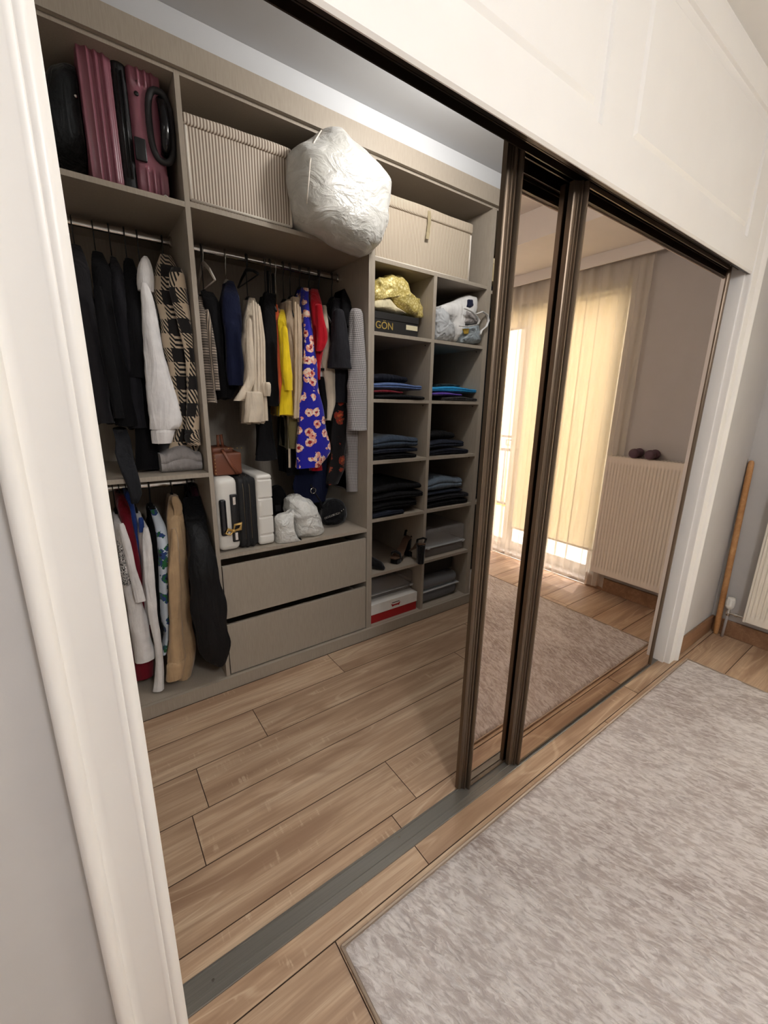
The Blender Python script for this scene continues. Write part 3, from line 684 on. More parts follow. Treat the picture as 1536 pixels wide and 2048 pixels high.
M_FLB = floral('blue_floral_cloth', rgb(30, 28, 150), rgb(238, 212, 190), rgb(226, 150, 130), rgb(150, 34, 44), 21, 0.85, 0.46)
M_FLG = floral('green_blue_floral_cloth', rgb(214, 222, 232), rgb(52, 74, 128), rgb(46, 110, 66), rgb(24, 34, 62), 20, 0.85, 0.5)
M_FLO = floral('black_orange_floral_cloth', rgb(18, 14, 16), rgb(156, 52, 34), rgb(122, 60, 40), rgb(196, 96, 52), 15, 0.7, 0.4)
BLK = cloth('black_cloth', rgb(13, 12, 14), sheen=0.02); BLK2 = cloth('soft_black_cloth', rgb(18, 17, 19), sheen=0.02); CHA = cloth('charcoal_cloth', rgb(36, 34, 36), sheen=0.05); CHA2 = cloth('dark_grey_knit', rgb(32, 31, 35), sheen=0.05)
WHT = cloth('white_cotton', rgb(234, 230, 228)); CRM = cloth('cream_satin', rgb(218, 202, 180), 0.5, spec=0.4); CRM2 = cloth('cream_cotton', rgb(208, 192, 170)); BEI = cloth('beige_cotton', rgb(196, 174, 148))
NAV = cloth('navy_cloth', rgb(18, 23, 48), sheen=0.05); RED = cloth('red_cloth', rgb(172, 14, 30)); DRED = cloth('dark_red_cloth', rgb(112, 20, 34)); ORG = cloth('orange_cloth', rgb(226, 104, 62)); YEL = cloth('yellow_cloth', rgb(240, 206, 36))
TAN = cloth('tan_cotton', rgb(190, 160, 124)); MAR = cloth('maroon_cloth', rgb(48, 14, 26), sheen=0.05); BLU = cloth('blue_cloth', rgb(44, 70, 140)); GRY = cloth('grey_cloth', rgb(150, 144, 142)); OLV = cloth('olive_cloth', rgb(122, 112, 76)); DGR = cloth('slate_cloth', rgb(36, 36, 39), sheen=0.03)
PUF = cloth('black_puffer_nylon', rgb(11, 11, 14), 0.6, sheen=0.02, spec=0.3)

# ---------------------------------------------------------------- hangers and garments
def Z3(a, b): return 120+.254*a, 430+.254*b
def Z4(a, b): return 190+.2441*a, 920+.2441*b
def Z5(a, b): return 380+.2474*a, 480+.2474*b
YR = 1.42
M_HB, M_HW, M_HC = M_BLACK, plain('pale_hanger', rgb(222, 214, 204), 0.4), M_CHROME
hanger_n = {}
def hanger(lab, x, rz, zn, m, span=0.14, drop=0.10, y=YR, bare=False):
    h = thing('clothes_hanger', lab, 'hanger', (x, y, zn), 'clothes hangers on the rails')
    top = rz+0.0155; r = 0.0175
    pts = [(x, y+r, top-0.012)]+[(x, y+r*math.cos(t), top+0.0025-0.0+r*math.sin(t)*1.0-r+r*0.12) for t in np.linspace(0.1, PI-0.3, 7)]
    pts = [(x, y+r*math.cos(t), rz+r*math.sin(t)+0.0015) for t in np.linspace(-0.5, PI*0.93, 9)]
    pts += [(x, y-0.010, rz-0.030), (x, y, rz-0.05), (x, y, zn)]
    b = MB(); b.tube(pts, 0.0022, 6); b.build('hook', M_HC if m is M_HW else m, h, smooth=True)
    b = MB(); pts = [(x, y-span, zn-drop), (x, y-span*0.55, zn-drop*0.42), (x, y-0.02, zn-0.004), (x, y, zn), (x, y+0.02, zn-0.004), (x, y+span*0.55, zn-drop*0.42), (x, y+span, zn-drop)]
    b.tube(pts, [0.0045, 0.006, 0.007, 0.008, 0.007, 0.006, 0.0045], 8, flat=1.3); b.build('arm', m, h, smooth=True)
    if bare:
        b = MB(); b.tube([(x, y-span+0.008, zn-drop-0.002), (x, y+span-0.008, zn-drop-0.002)], 0.003, 6); b.build('cross_bar', m, h, smooth=True)
    return h
def keep_in(p, conv):
    # cloth never passes through the panels beside it
    lo, hi = (0.661, 1.4620) if conv is Z5 else (-0.10, 0.6392)
    zf = 0.6968 if conv is Z5 else (1.0845 if conv is Z3 else 0.0675)
    if p[1] > 1.095: return (min(max(p[0], lo), hi), p[1], max(p[2], zf))
    return p
def smooth_rows(rows, n):
    r = np.array(rows, float); t = np.concatenate([[0], np.cumsum(np.abs(np.diff(r[:, 0]))+1e-4)]); q = np.linspace(0, t[-1], n)
    out = np.stack([np.interp(q, t, r[:, k]) for k in range(r.shape[1])], 1)
    for _ in range(1):
        o2 = out.copy(); o2[1:-1, 1:] = (out[:-2, 1:]+2*out[1:-1, 1:]+out[2:, 1:])/4; out = o2
    return out
def to_rows(rows, conv, ys):
    out = []
    for (b_, al, ar), y in zip(rows, ys):
        l = at(*conv(al, b_), y=y); r = at(*conv(ar, b_), y=y)
        out.append(((l[2]+r[2])/2, l[0], r[0], y))
    return out
SS = [0, .01, .03, .05, .08, .11, .15, .19, .24, .29, .35, .42, .5, .6, .7, .82, .93, 1.0]
def hw_at(s, w, tb):
    f = (0.25+0.75*math.sin(min(1, s/0.05)*PI/2))
    k = max(0.0, 1-max(0, s-.10)/0.34)
    e = 0.35 if s >= 1 else (0.8 if s > .95 else 1)
    return (tb+(w-tb)*k**1.2)*f*e
def body(parent, name, m, rows, conv, yF, yB, seed, top=3, fold=0.006, tb=0.012, xh=None, label=None, n=38, pleat=0.0030):
    k = len(rows); ys = []
    for i in range(k):
        ys.append(yF+(YR-0.06-yF)*(0.9, 0.35, 0.08)[i] if i < min(top, 3) else yF)
    R_ = smooth_rows(to_rows(rows, conv, ys), n); rng = random.Random(seed); p1, p2, p3 = [rng.uniform(0, 6) for _ in range(3)]
    z0 = R_[0][0]; L = z0-R_[-1][0]; rings = []; uvs = []
    for i, (z, xl, xr, yf) in enumerate(R_):
        q = (z0-z)/max(L, 1e-6); w = max(0.006, (xr-xl)/2); xc = (xl+xr)/2; xb = xc if xh is None else xc+(xh-xc)*0.75
        yb = yB-(yF and (yf-yF))*0.9; t_ = min(tb, w)
        ring = []; uv = []
        def P(s, side):
            h = hw_at(s, w*(1+0.07*math.sin(z*31+p1)), t_)
            lat = fold*(0.3+q)*(math.sin(s*9+p2+q*1.5)+0.5*math.sin(s*19+p3)) * min(1, s*5+0.15)
            zz = z+(0.006*math.sin(s*14+p1) if i == len(R_)-1 else 0)
            nz = 0.006*noise.noise(Vector((side*3+seed, z*11, s*9)))+0.013*(0.4+0.6*q)*(0.32-abs(noise.noise(Vector((side*5+seed*1.7, z*2.6, s*13+0.6*math.sin(z*3))))))+pleat*(0.35+q)*math.sin(s*(yb-yf)*2*PI/0.042+p2*side+1.2*math.sin(z*5+p3))
            return keep_in((xc+(xb-xc)*s+lat+side*(h+nz*min(1, s*8+.2)), yf+(yb-yf)*s, zz), conv)
        seq = [(s, 1) for s in SS]+[(s, -1) for s in reversed(SS)]
        for s, sd in seq:
            ring.append(P(s, sd)); uv.append((sd*(s*(yb-yf)+w*(min(s, .06)/.06))+0.5, z))
        rings.append(ring); uvs.append(uv)
    b = MB(); b.loft(rings[::-1], True, True, uvs[::-1])
    return b.build(name, m, parent, smooth=True, auto=70, label=label)
def sleeve(parent, name, m, rows, conv, y, seed, depth=0.8, label=None, n=30, crease=0.10, flare=0):
    R_ = smooth_rows(to_rows(rows, conv, [y]*len(rows)), n); rings = []; uvs = []; rng = random.Random(seed); p = rng.uniform(0, 6)
    for i, (z, xl, xr, yy) in enumerate(R_):
        w = max(0.006, (xr-xl)/2); xc = (xl+xr)/2; e = 0.75 if i == 0 else 1.0
        ring = []; uv = []
        for j in range(28):
            t = 2*PI*j/28; f = 1+crease*0.8*math.sin(3*t+p+z*9)+2.4*crease*(0.3-abs(noise.noise(Vector((math.cos(t)*2.3+seed*2, math.sin(t)*2.3, z*5.5)))))+0.9*crease*noise.noise(Vector((math.cos(t)*1.5+seed, math.sin(t)*1.5, z*20)))
            ring.append(keep_in((xc+w*math.cos(t)*f*e, yy+w*depth*math.sin(t)*f*e, z), conv)); uv.append((t*w, z))
        rings.append(ring); uvs.append(uv)
    b = MB(); b.loft(rings[::-1], True, True, uvs[::-1]); return b.build(name, m, parent, smooth=True, auto=70, label=label)
gseed = [0]
def garment(name, label, cat, m, rows, conv, yF=1.20, yB=1.60, rz=None, hang=M_HB, hl=None, sl=(), top=3, fold=0.006, tb=0.012, hspan=0.13, group=None, bodyname='body', pleat=0.003):
    gseed[0] += 1; sd = gseed[0]
    r0 = to_rows(rows[:1], conv, [yF+(YR-0.06-yF)*0.9])[0]; x = (r0[1]+r0[2])/2; zt = r0[0]
    g = thing(name, label, cat, (x, YR, zt), group)
    body(g, bodyname, m, rows, conv, yF, yB, sd, top, fold, tb, xh=x, pleat=pleat)
    for (nm, mm, rw, yy, *lab) in sl: sleeve(g, nm, mm, rw, conv, yy, sd+0.37, label=lab[0] if lab else None)
    if hl and rz: hanger(hl, x, rz, min(zt+0.012, rz-0.052), hang, hspan)
    return g
G1, G2, G3 = 'clothes on the upper left rail', 'clothes on the middle rail', 'clothes on the lower left rail'
# --- upper left rail
garment('coat', 'charcoal coat hanging leftmost on the upper left rail, beside the white trim', 'coat', CHA, [(230,80,160),(400,70,225),(700,80,280),(1000,140,320),(1300,200,372),(1540,250,402),(1650,285,430)], Z3, 1.19, 1.62, RZ1, M_HB, 'black hanger holding the charcoal coat', group=G1)
garment('cardigan', 'black cardigan with a deep V neck beside the charcoal coat', 'cardigan', BLK, [(285,260,325),(420,245,395),(800,285,425),(1100,325,500),(1400,385,560),(1660,440,600)], Z3, 1.20, 1.60, RZ1, M_HB, 'black hanger holding the V neck cardigan', group=G1,
        sl=[('sleeve', BLK, [(560,262,330),(800,285,372),(1100,330,420),(1400,390,470),(1600,420,505)], 1.175)])
garment('sweater', 'dark grey sweater between the cardigan and the black jacket', 'sweater', CHA2, [(330,408,440),(430,400,500),(700,428,540),(1000,478,570),(1300,520,645),(1690,560,690)], Z3, 1.22, 1.60, RZ1, M_HB, 'black hanger holding the dark grey sweater', group=G1)
garment('jacket', 'short black jacket left of the white hoodie', 'jacket', BLK2, [(340,520,570),(500,500,632),(800,508,645),(1100,530,672),(1290,540,692)], Z3, 1.21, 1.60, RZ1, M_HB, 'black hanger holding the short black jacket', group=G1)
garment('skirt', 'long black skirt hanging low behind the white hoodie cuff', 'skirt', BLK, [(1200,575,640),(1300,565,680),(1600,590,725),(1850,600,775),(2000,598,785)], Z3, 1.25, 1.55, top=0, group=G1)
hd = garment('hoodie', 'white hoodie hanging in front of the checked coat', 'hoodie', WHT, [(560,605,735),(760,640,770),(1000,690,810),(1300,745,850),(1560,770,872)], Z3, 1.22, 1.60, RZ1, M_HB, 'black hanger holding the white hoodie', group=G1,
        sl=[('sleeve', WHT, [(535,632,688),(620,634,720),(700,640,742),(880,652,772),(1100,664,822),(1300,686,882),(1500,702,935),(1620,706,957),(1685,716,925)], 1.165)])
sleeve(hd, 'cuff', WHT, [(1680,718,912),(1700,718,902),(1760,722,890),(1796,728,880)], Z3, 1.160, 3, crease=0.04, n=8)
sleeve(hd, 'hood', WHT, [(325,655,690),(350,640,705),(400,618,722),(470,606,734),(540,602,738),(600,612,736)], Z3, 1.23, 5, crease=0.06, n=12)
ck = garment('checked_coat', 'black and cream checked wool coat against the upper left divider', 'coat', M_BUF, [(310,795,880),(450,748,965),(650,752,1000),(900,800,1040),(1150,845,1060),(1400,895,1083),(1650,940,1096),(1850,868,1108),(1912,870,1040)], Z3, 1.23, 1.62, RZ1, M_HB, 'black hanger holding the checked coat', group=G1,
        sl=[('sleeve', M_BUF, [(420,868,972),(600,862,1002),(850,930,1030),(1100,985,1052),(1400,1000,1085),(1600,990,1094),(1720,985,1098)], 1.19)])
sleeve(ck, 'cuff', M_BUF, [(1715,985,1100),(1760,980,1104),(1812,1010,1110)], Z3, 1.185, 3, crease=0.05, n=8)
# --- lower left rail
wt = garment('tshirt', 'white T-shirt with a black scribble print beside the white trim', 'T-shirt', WHT, [(455,160,205),(560,162,250),(800,205,300),(1100,238,362),(1400,290,440),(1600,318,500),(1672,330,490)], Z4, 1.19, 1.60, RZ3, M_HB, 'black hanger holding the printed white T-shirt', group=G3,
        sl=[('sleeve', WHT, [(520,185,238),(700,225,298),(900,272,340),(1050,310,390),(1155,335,415)], 1.165)])
def scribble():
    t = NT('scribble_print'); v = t.coord('Object', scale=(30, 30, 30)); w = t.noise(v, 2.2, 3, 0.5, 2.5)
    t.color(t.ramp(t.math('PINGPONG', t.math('MULTIPLY', w, 9.0), 1.0), [(0.45, rgb(24, 22, 24)), (0.55, rgb(228, 224, 220))], 'CONSTANT')); return t.set(0.8).m
q0, q1, q2, q3 = [at(*Z4(a, b_), y=1.1620) for a, b_ in ((182, 665), (235, 690), (300, 1020), (228, 1035))]
b = MB(); NN = 10
vv = [tuple(q0+(q1-q0)*s+((q3-q0)+((q2-q1)-(q3-q0))*s)*t_+np.array([0, 0.012*(1-math.sin(s*PI)), 0])) for t_ in np.linspace(0, 1, NN) for s in np.linspace(0, 1, 6)]
b.add(vv, [(j*6+i, j*6+i+1, (j+1)*6+i+1, (j+1)*6+i) for j in range(NN-1) for i in range(5)]); b.build('print_patch', scribble(), wt, smooth=True)
garment('dress', 'long dark red dress between the printed and the plain white tops', 'dress', DRED, [(290,180,240),(420,190,292),(600,240,332),(850,300,378),(1200,330,432),(1500,330,470),(1800,340,490)], Z4, 1.24, 1.60, RZ3, M_HB, 'black hanger holding the dark red dress', group=G3)
garment('polo_shirt', 'blue shirt peeking out beside the dark red dress', 'shirt', BLU, [(262,245,285),(400,268,332),(520,305,360),(900,350,400)], Z4, 1.27, 1.58, RZ3, M_HB, 'black hanger holding the blue shirt', group=G3)
wl_ = garment('long_sleeved_shirt', 'white long-sleeved top with a hanging sleeve on the lower left rail', 'top', WHT, [(448,328,372),(560,345,440),(800,385,478),(1100,405,498),(1350,420,510)], Z4, 1.22, 1.58, RZ3, M_HB, 'black hanger holding the white long-sleeved top', group=G3,
        sl=[('sleeve', WHT, [(555,392,442),(700,388,470),(1000,408,492),(1300,438,512),(1500,486,545),(1650,500,560),(1800,484,570),(1880,472,570)], 1.185)])
sleeve(wl_, 'collar', BLU, [(470,352,392),(520,355,402),(590,360,404)], Z4, 1.23, 2, n=8, label='blue collar lining')
garment('blouse', 'narrow black blouse between the white top and the floral shirt', 'blouse', BLK, [(400,450,500),(600,462,525),(1000,492,545),(1500,530,562)], Z4, 1.24, 1.58, RZ3, M_HB, 'black hanger holding the narrow black blouse', group=G3)
garment('floral_shirt', 'white shirt with blue and green leaf print beside the tan shirt', 'shirt', M_FLG, [(405,450,512),(550,512,590),(700,528,610),(1000,540,606),(1300,556,622),(1420,580,632),(1610,545,600)], Z4, 1.21, 1.58, RZ3, M_HB, 'black hanger holding the leaf print shirt', group=G3)
ts = garment('tan_shirt', 'tan cotton overshirt beside the black puffer jacket', 'shirt', TAN, [(300,612,690),(420,596,722),(530,606,735),(720,618,772),(1000,600,782),(1300,612,792),(1500,606,822),(1640,600,835),(1720,640,820),(1838,705,788)], Z4, 1.20, 1.58, RZ3, M_HB, 'black hanger holding the tan overshirt', group=G3,
        sl=[('sleeve', TAN, [(560,624,668),(720,626,690),(900,604,698),(1100,606,706),(1350,608,712),(1500,600,724),(1640,592,742)], 1.170)])
sleeve(ts, 'cuff', TAN, [(1635,590,742),(1700,584,735),(1786,578,722)], Z4, 1.162, 3, crease=0.05, n=8)
sleeve(ts, 'collar', TAN, [(296,628,668),(330,622,700),(400,648,718),(460,640,704),(500,612,640)], Z4, 1.255, 8, n=10)
pj = garment('puffer_jacket', 'black puffer jacket bulging past the divider in front of the drawers', 'jacket', PUF, [(300,722,860),(500,745,905),(700,770,962),(900,780,1022),(1100,782,1080),(1300,800,1112),(1430,832,1110),(1550,872,1138),(1640,905,1120),(1690,985,1085)], Z4, 1.075, 1.55, RZ3, M_HB, 'black hanger holding the puffer jacket', group=G3, fold=0.003, tb=0.03)
garment('pullover', 'maroon top behind the puffer jacket against the divider', 'top', MAR, [(220,798,835),(400,830,890),(560,870,945),(700,925,972),(860,960,990)], Z4, 1.30, 1.60, RZ3, M_HB, 'black hanger holding the maroon top', group=G3)
# --- middle rail
gb = garment('plaid_blazer', 'glen plaid blazer leftmost on the middle rail', 'blazer', M_GLEN, [(455,70,105),(600,76,130),(800,92,168),(1050,110,190),(1310,140,216)], Z5, 1.21, 1.60, RZ2, M_HW, 'pale wire hanger holding the plaid blazer', group=G2,
        sl=[('sleeve', M_GLEN, [(560,120,150),(700,135,180),(900,158,215),(1100,178,232),(1215,190,244)], 1.185)])
garment('blouse', 'loose black top on a dark wooden hanger beside the plaid blazer', 'top', BLK, [(415,100,190),(500,125,242),(700,165,268),(950,215,290),(1200,245,320),(1285,252,325)], Z5, 1.24, 1.58, RZ2, M_HB, 'dark wooden hanger holding the loose black top', group=G2)
garment('navy_jacket', 'plain navy jacket beside the cream blouses', 'jacket', NAV, [(330,310,358),(440,268,410),(700,288,422),(950,305,436),(1165,318,446)], Z5, 1.20, 1.58, RZ2, M_HW, 'pale hanger holding the navy jacket', group=G2)
garment('lace_camisole', 'black camisole showing below the navy jacket hem', 'camisole', BLK2, [(1100,290,340),(1180,262,400),(1280,290,345)], Z5, 1.27, 1.55, top=0, group=G2)
cb_ = garment('pleated_blouse', 'cream pleated blouse with wide sleeves near the middle rail left half', 'blouse', CRM, [(468,488,532),(600,452,582),(800,440,600),(1000,448,610),(1200,445,600),(1400,436,634),(1490,440,600)], Z5, 1.20, 1.58, RZ2, M_HB, 'black hanger holding the cream pleated blouse', group=G2, fold=0.010, pleat=0.009,
        sl=[('sleeve', CRM, [(640,455,500),(850,458,512),(1000,460,522),(1120,462,528),(1180,430,505),(1250,380,470),(1300,352,430)], 1.165), ('cuff', CRM, [(1225,446,572),(1300,440,575),(1400,434,580),(1470,430,560)], 1.160)])
for k_, (a0, a1, a2) in enumerate(((500, 512, 500), (520, 538, 530), (538, 562, 558), (548, 584, 588))):
    sleeve(cb_, 'pleat', CRM, [(490+k_*14, a0, a0+20), (800, a1, a1+24), (1120, a1+2, a1+28), (1400, a2, a2+42), (1478-k_*6, a2, a2+44)], Z5, 1.185+0.012*k_, 20+k_, crease=0.06, n=18)
sleeve(cb_, 'ruffle', CRM, [(1150,592,650),(1210,590,655),(1262,600,645)], Z5, 1.20, 6, crease=0.3, n=8)
garment('black_dress', 'black sleeveless dress right of the cream pleated blouse', 'dress', BLK, [(430,620,692),(600,596,700),(850,596,706),(1140,582,722),(1340,640,725)], Z5, 1.22, 1.58, RZ2, M_HB, 'black hanger holding the black sleeveless dress', group=G2,
        sl=[('strap', BLK, [(250,622,632),(430,622,640)], 1.37), ('strap', BLK, [(270,664,674),(430,668,684)], 1.37)])
garment('flared_trousers', 'black flared trouser leg hanging below the cream blouse hem', 'trousers', BLK2, [(1250,590,660),(1400,578,655),(1600,556,678),(1780,540,695)], Z5, 1.27, 1.50, top=0, group=G2)
garment('tank', 'orange top tucked behind the yellow top', 'top', ORG, [(520,695,712),(700,700,742),(1000,709,748),(1150,714,752),(1315,720,762)], Z5, 1.215, 1.55, RZ2, M_HB, 'black hanger holding the orange top', group=G2)
yt = garment('tank', 'bright yellow top on a pale wire hanger', 'top', YEL, [(562,735,762),(660,716,786),(900,734,800),(1150,744,822),(1300,736,832),(1420,722,838)], Z5, 1.195, 1.55, RZ2, M_HW, 'pale wire hanger holding the yellow top', group=G2,
        sl=[('sleeve', YEL, [(700,742,786),(900,748,800),(1100,750,822),(1215,768,826)], 1.18)])
garment('beige_shirt', 'beige shirt directly right of the yellow top', 'shirt', BEI, [(490,788,822),(650,786,836),(850,790,842),(1200,826,872),(1432,838,886)], Z5, 1.23, 1.58, RZ2, M_HB, 'black hanger holding the beige shirt by the yellow top', group=G2)
bb_ = garment('beige_blouse', 'second beige blouse, left of the blue floral dress', 'blouse', BEI, [(460,830,892),(700,842,908),(1000,850,914),(1300,850,902),(1440,845,890)], Z5, 1.21, 1.58, RZ2, M_HB, 'black hanger holding the second beige blouse', group=G2, fold=0.009, pleat=0.007)
for k_, (a0, a1) in enumerate(((846, 846), (866, 868), (882, 884))): sleeve(bb_, 'pleat', BEI, [(500+k_*20, a0-6, a0+14), (800, a1, a1+22), (1200, a1, a1+22), (1436, a1-10, a1+14)], Z5, 1.192+0.012*k_, 30+k_, crease=0.06, n=18)
garment('olive_skirt', 'olive and black long skirt left of the blue floral hem', 'skirt', OLV, [(1380,805,880),(1550,808,880),(1695,815,875)], Z5, 1.26, 1.50, top=0, group=G2)
garment('long_cardigan', 'black long cardigan edged in cream behind the blue floral dress', 'cardigan', BLK, [(1400,795,860),(1600,800,880),(1850,805,890),(1900,812,895)], Z5, 1.30, 1.52, top=0, group=G2,
        sl=[('edging', CRM2, [(1400,792,804),(1600,797,808),(1840,800,812)], 1.285, 'cream edging')])
fd = garment('floral_dress', 'royal blue dress with pink and white flowers at the middle rail', 'dress', M_FLB, [(385,922,955),(560,932,970),(760,932,1005),(1000,928,1032),(1200,918,1052),(1400,902,1096),(1600,892,1132),(1735,890,1150),(1780,889,1120),(1842,889,1062)], Z5, 1.185, 1.56, RZ2, M_HB, 'black hanger holding the blue floral dress', group=G2, fold=0.009, pleat=0.007)
rb = garment('red_blouse', 'deep red blouse with a puffed sleeve beside the blue floral dress', 'blouse', RED, [(395,985,1040),(500,985,1066),(700,1000,1100),(860,1005,1085),(1000,1020,1062),(1130,1030,1052)], Z5, 1.215, 1.56, RZ2, M_HB, 'black hanger holding the red blouse', group=G2,
        sl=[('sleeve', RED, [(520,1015,1066),(640,1020,1082),(740,1028,1110),(800,1030,1113),(862,1025,1092),(900,1022,1070)], 1.19)])
garment('red_skirt', 'red hem showing under the blue floral dress', 'skirt', RED, [(1740,990,1060),(1870,1000,1076)], Z5, 1.25, 1.50, top=0, group=G2)
garment('white_black_dress', 'white dress with black skirt right of the red blouse', 'dress', WHT, [(540,1078,1112),(750,1070,1108),(900,1062,1100),(1110,1045,1080)], Z5, 1.25, 1.55, RZ2, M_HB, 'black hanger holding the white and black dress', group=G2,
        sl=[('skirt', BLK, [(1105,1045,1082),(1250,1050,1105),(1440,1060,1115)], 1.25, 'black skirt'), ('waistband', BLK, [(1036,1052,1084),(1056,1050,1082)], 1.235, 'black waistband')])
garment('cream_tunic', 'long cream tunic left of the black short-sleeved top', 'tunic', CRM2, [(528,1075,1110),(700,1080,1130),(850,1090,1150),(1050,1092,1182),(1250,1108,1196),(1310,1125,1190),(1455,1112,1156)], Z5, 1.225, 1.56, RZ2, M_HB, 'black hanger holding the cream tunic', group=G2)
garment('short_sleeved_blouse', 'black short-sleeved top with a wide sleeve left of the houndstooth coat', 'top', CHA2, [(470,1175,1225),(620,1160,1248),(850,1175,1275),(1050,1180,1298),(1312,1190,1290)], Z5, 1.225, 1.56, RZ2, M_HB, 'black hanger holding the short-sleeved top', group=G2,
        sl=[('sleeve', CHA2, [(560,1165,1235),(700,1152,1262),(900,1140,1290),(1040,1130,1306)], 1.185)])
garment('dark_floral_dress', 'black dress with orange flowers hanging low beside the houndstooth coat', 'dress', M_FLO, [(1300,1160,1285),(1500,1165,1280),(1700,1150,1255),(1850,1135,1250),(1985,1120,1190)], Z5, 1.25, 1.52, top=0, group=G2)
garment('navy_dress', 'dark navy skirt hanging lowest behind the red hem', 'dress', NAV, [(1500,860,1110),(1750,855,1112),(1950,850,1118),(2120,870,1105)], Z5, 1.33, 1.52, top=0, group=G2)
garment('fur_vest', 'short black fur vest beside the shoulder of the houndstooth coat', 'vest', BLK2, [(400,1250,1310),(500,1245,1322),(600,1252,1318),(690,1262,1300)], Z5, 1.24, 1.55, RZ2, M_HB, 'black hanger holding the black fur vest', group=G2)
hc = garment('houndstooth_coat', 'long grey houndstooth coat at the right end of the middle rail', 'coat', M_HND, [(475,1312,1365),(600,1292,1395),(900,1290,1400),(1300,1290,1420),(1550,1292,1428),(1800,1296,1440),(2040,1306,1447)], Z5, 1.215, 1.58, RZ2, M_HB, 'black hanger holding the houndstooth coat', group=G2,
        sl=[('sleeve', M_HND, [(560,1300,1388),(700,1292,1400),(900,1290,1412),(1200,1285,1427),(1515,1280,1441),(1535,1280,1442)], 1.165)])
hanger('empty pale wire hanger leftmost on the middle rail', ax(*Z5(95, 60), YR), RZ2, az(*Z5(100, 190), YR), M_HW, 0.17, 0.10, bare=True)
hanger('empty black hanger with clips right of the navy jacket', ax(*Z5(455, 150), YR), RZ2, az(*Z5(460, 240), YR), M_HB, 0.15, 0.05, bare=True)

# ---------------------------------------------------------------- bags, cases, boxes and folded clothes
def ZA(a, b): return 60+.2604*a, 40+.2604*b
def ZB(a, b): return 340+.2995*a, 180+.2995*b
def ZC(a, b): return 720+.2149*a, 360+.2149*b
def ZD(a, b): return 720+.2491*a, 760+.2491*b
def ZE(a, b): return 400+.2539*a, 860+.2539*b
def ZF(a, b): return 540+.1432*a, 900+.1432*b
def puffy(parent, name, m, pts, conv, yc, dF, dB, seed=1, amp=0.05, freq=3.0, ridge=0.0, power=0.62, lim=None, nu=72, nr=30, label=None):
    P_ = [at(*conv(*p), y=yc) for p in pts]; P_ = np.array([(p[0], p[2]) for p in P_])
    cl = np.vstack([P_, P_[:1]]); seg = np.linalg.norm(np.diff(cl, axis=0), axis=1); t = np.concatenate([[0], np.cumsum(seg)])
    q = np.linspace(0, t[-1], nu, endpoint=False); O = np.stack([np.interp(q, t, cl[:, k]) for k in (0, 1)], 1)
    O = (np.roll(O, 1, 0)+2*O+np.roll(O, -1, 0))/4
    c = P_.mean(0); R = np.abs(O-c).max(); rings = []
    for i in range(nr):
        ph = PI*(i+0.02)/(nr-1+0.04); r = max(0.012, math.sin(ph))**power; yy = yc-math.cos(ph)*(dF if ph < PI/2 else dB)
        ring = []
        for x, z in c+(O-c)*r:
            v = Vector((x*freq/R*0.5+seed*7.3, yy*freq/R*0.5, z*freq/R*0.5))
            d = amp*noise.noise(v)*1.4+amp*0.5*noise.noise(v*2.3)
            if ridge: d += ridge*(0.35-abs(noise.noise(v*1.7+Vector((3, 1, 5)))))*1.3+ridge*0.5*(0.3-abs(noise.noise(v*3.9)))
            e = math.sin(ph)**0.5
            p = (x+(x-c[0])*d, yy-math.cos(ph)*d*(dF if ph < PI/2 else dB)*1.0, z+(z-c[1])*d)
            ring.append(lim(p) if lim else p)
        rings.append(ring)
    b = MB(); b.loft(rings); return b.build(name, m, parent, smooth=True, label=label)
def above(zmin, yfree=None, xlo=None, xhi=None):
    def f(p):
        x, y, z = p
        if yfree is None or y > yfree:
            z = max(z, zmin+0.0008)
            if xlo is not None: x = max(x, xlo)
            if xhi is not None: x = min(x, xhi)
        return (x, y, z)
    return f
def folded(name, label, cat, m, x0, x1, y0, y1, z0, z1, seed, layers=2, group=None, sag=0.10, slant=0.0):
    """a folded garment lying flat: rounded fold in front, leaves behind it"""
    r = thing(name, label, cat, ((x0+x1)/2, (y0+y1)/2, z0), group); b = MB(); rings = []; n = 20; H = z1-z0
    for i in range(n):
        s = i/(n-1); e = math.sin(PI*min(1, max(0, s)))**0.35 if 0 < s < 1 else 0.72
        e = max(e, 0.72); x = x0+(x1-x0)*s
        hz = H*(e*(1-sag)+sag*noise.noise(Vector((seed*3.1, s*2.5, 0)))+0.02)*(1+slant*(s-0.5))
        yf = y0+0.010*noise.noise(Vector((seed, s*3, 7)))
        ring = [(x, y1, z0), (x, y1, z0+hz*0.92)]
        for k in range(1, 6): 
            f = k/6; ring.append((x, y1+(yf+0.03-y1)*f, z0+hz*(0.92+0.08*f)+0.003*noise.noise(Vector((s*5+seed, f*4, 1)))))
        for k in range(13):
            f = k/12; cr = abs(math.sin(PI*layers*f))**0.45
            ring.append((x, yf+0.020*(1-math.sin(PI*f)**0.5)+0.009*(1-cr), z0+hz*(1-f)))
        rings.append(ring)
    b.loft(rings); o = b.build('folded_cloth', m, r, smooth=True, auto=60)
    return r
def clear(name, c, a, rough=0.12):
    t = NT(name); t.color(c); t.set(rough, 0, 0.6); tp = t.node('ShaderNodeBsdfTransparent'); mx = t.node('ShaderNodeMixShader'); mx.inputs[0].default_value = a
    t.link(t.b.outputs[0], mx.inputs[1]); t.link(tp.outputs[0], mx.inputs[2]); t.link(mx.outputs[0], t.out.inputs['Surface']); return t.m
M_CLEAR = clear('clear_plastic', rgb(176, 168, 164), 0.62); M_SMOKE = clear('smoky_plastic', rgb(126, 126, 130), 0.3, 0.25)
M_FILM = clear('plastic_bag_film', rgb(206, 208, 210), 0.25, 0.22); M_PBAG = plain('white_bag_film', rgb(222, 220, 214), 0.26, grain=1.0, gscale=26, var=0.03)

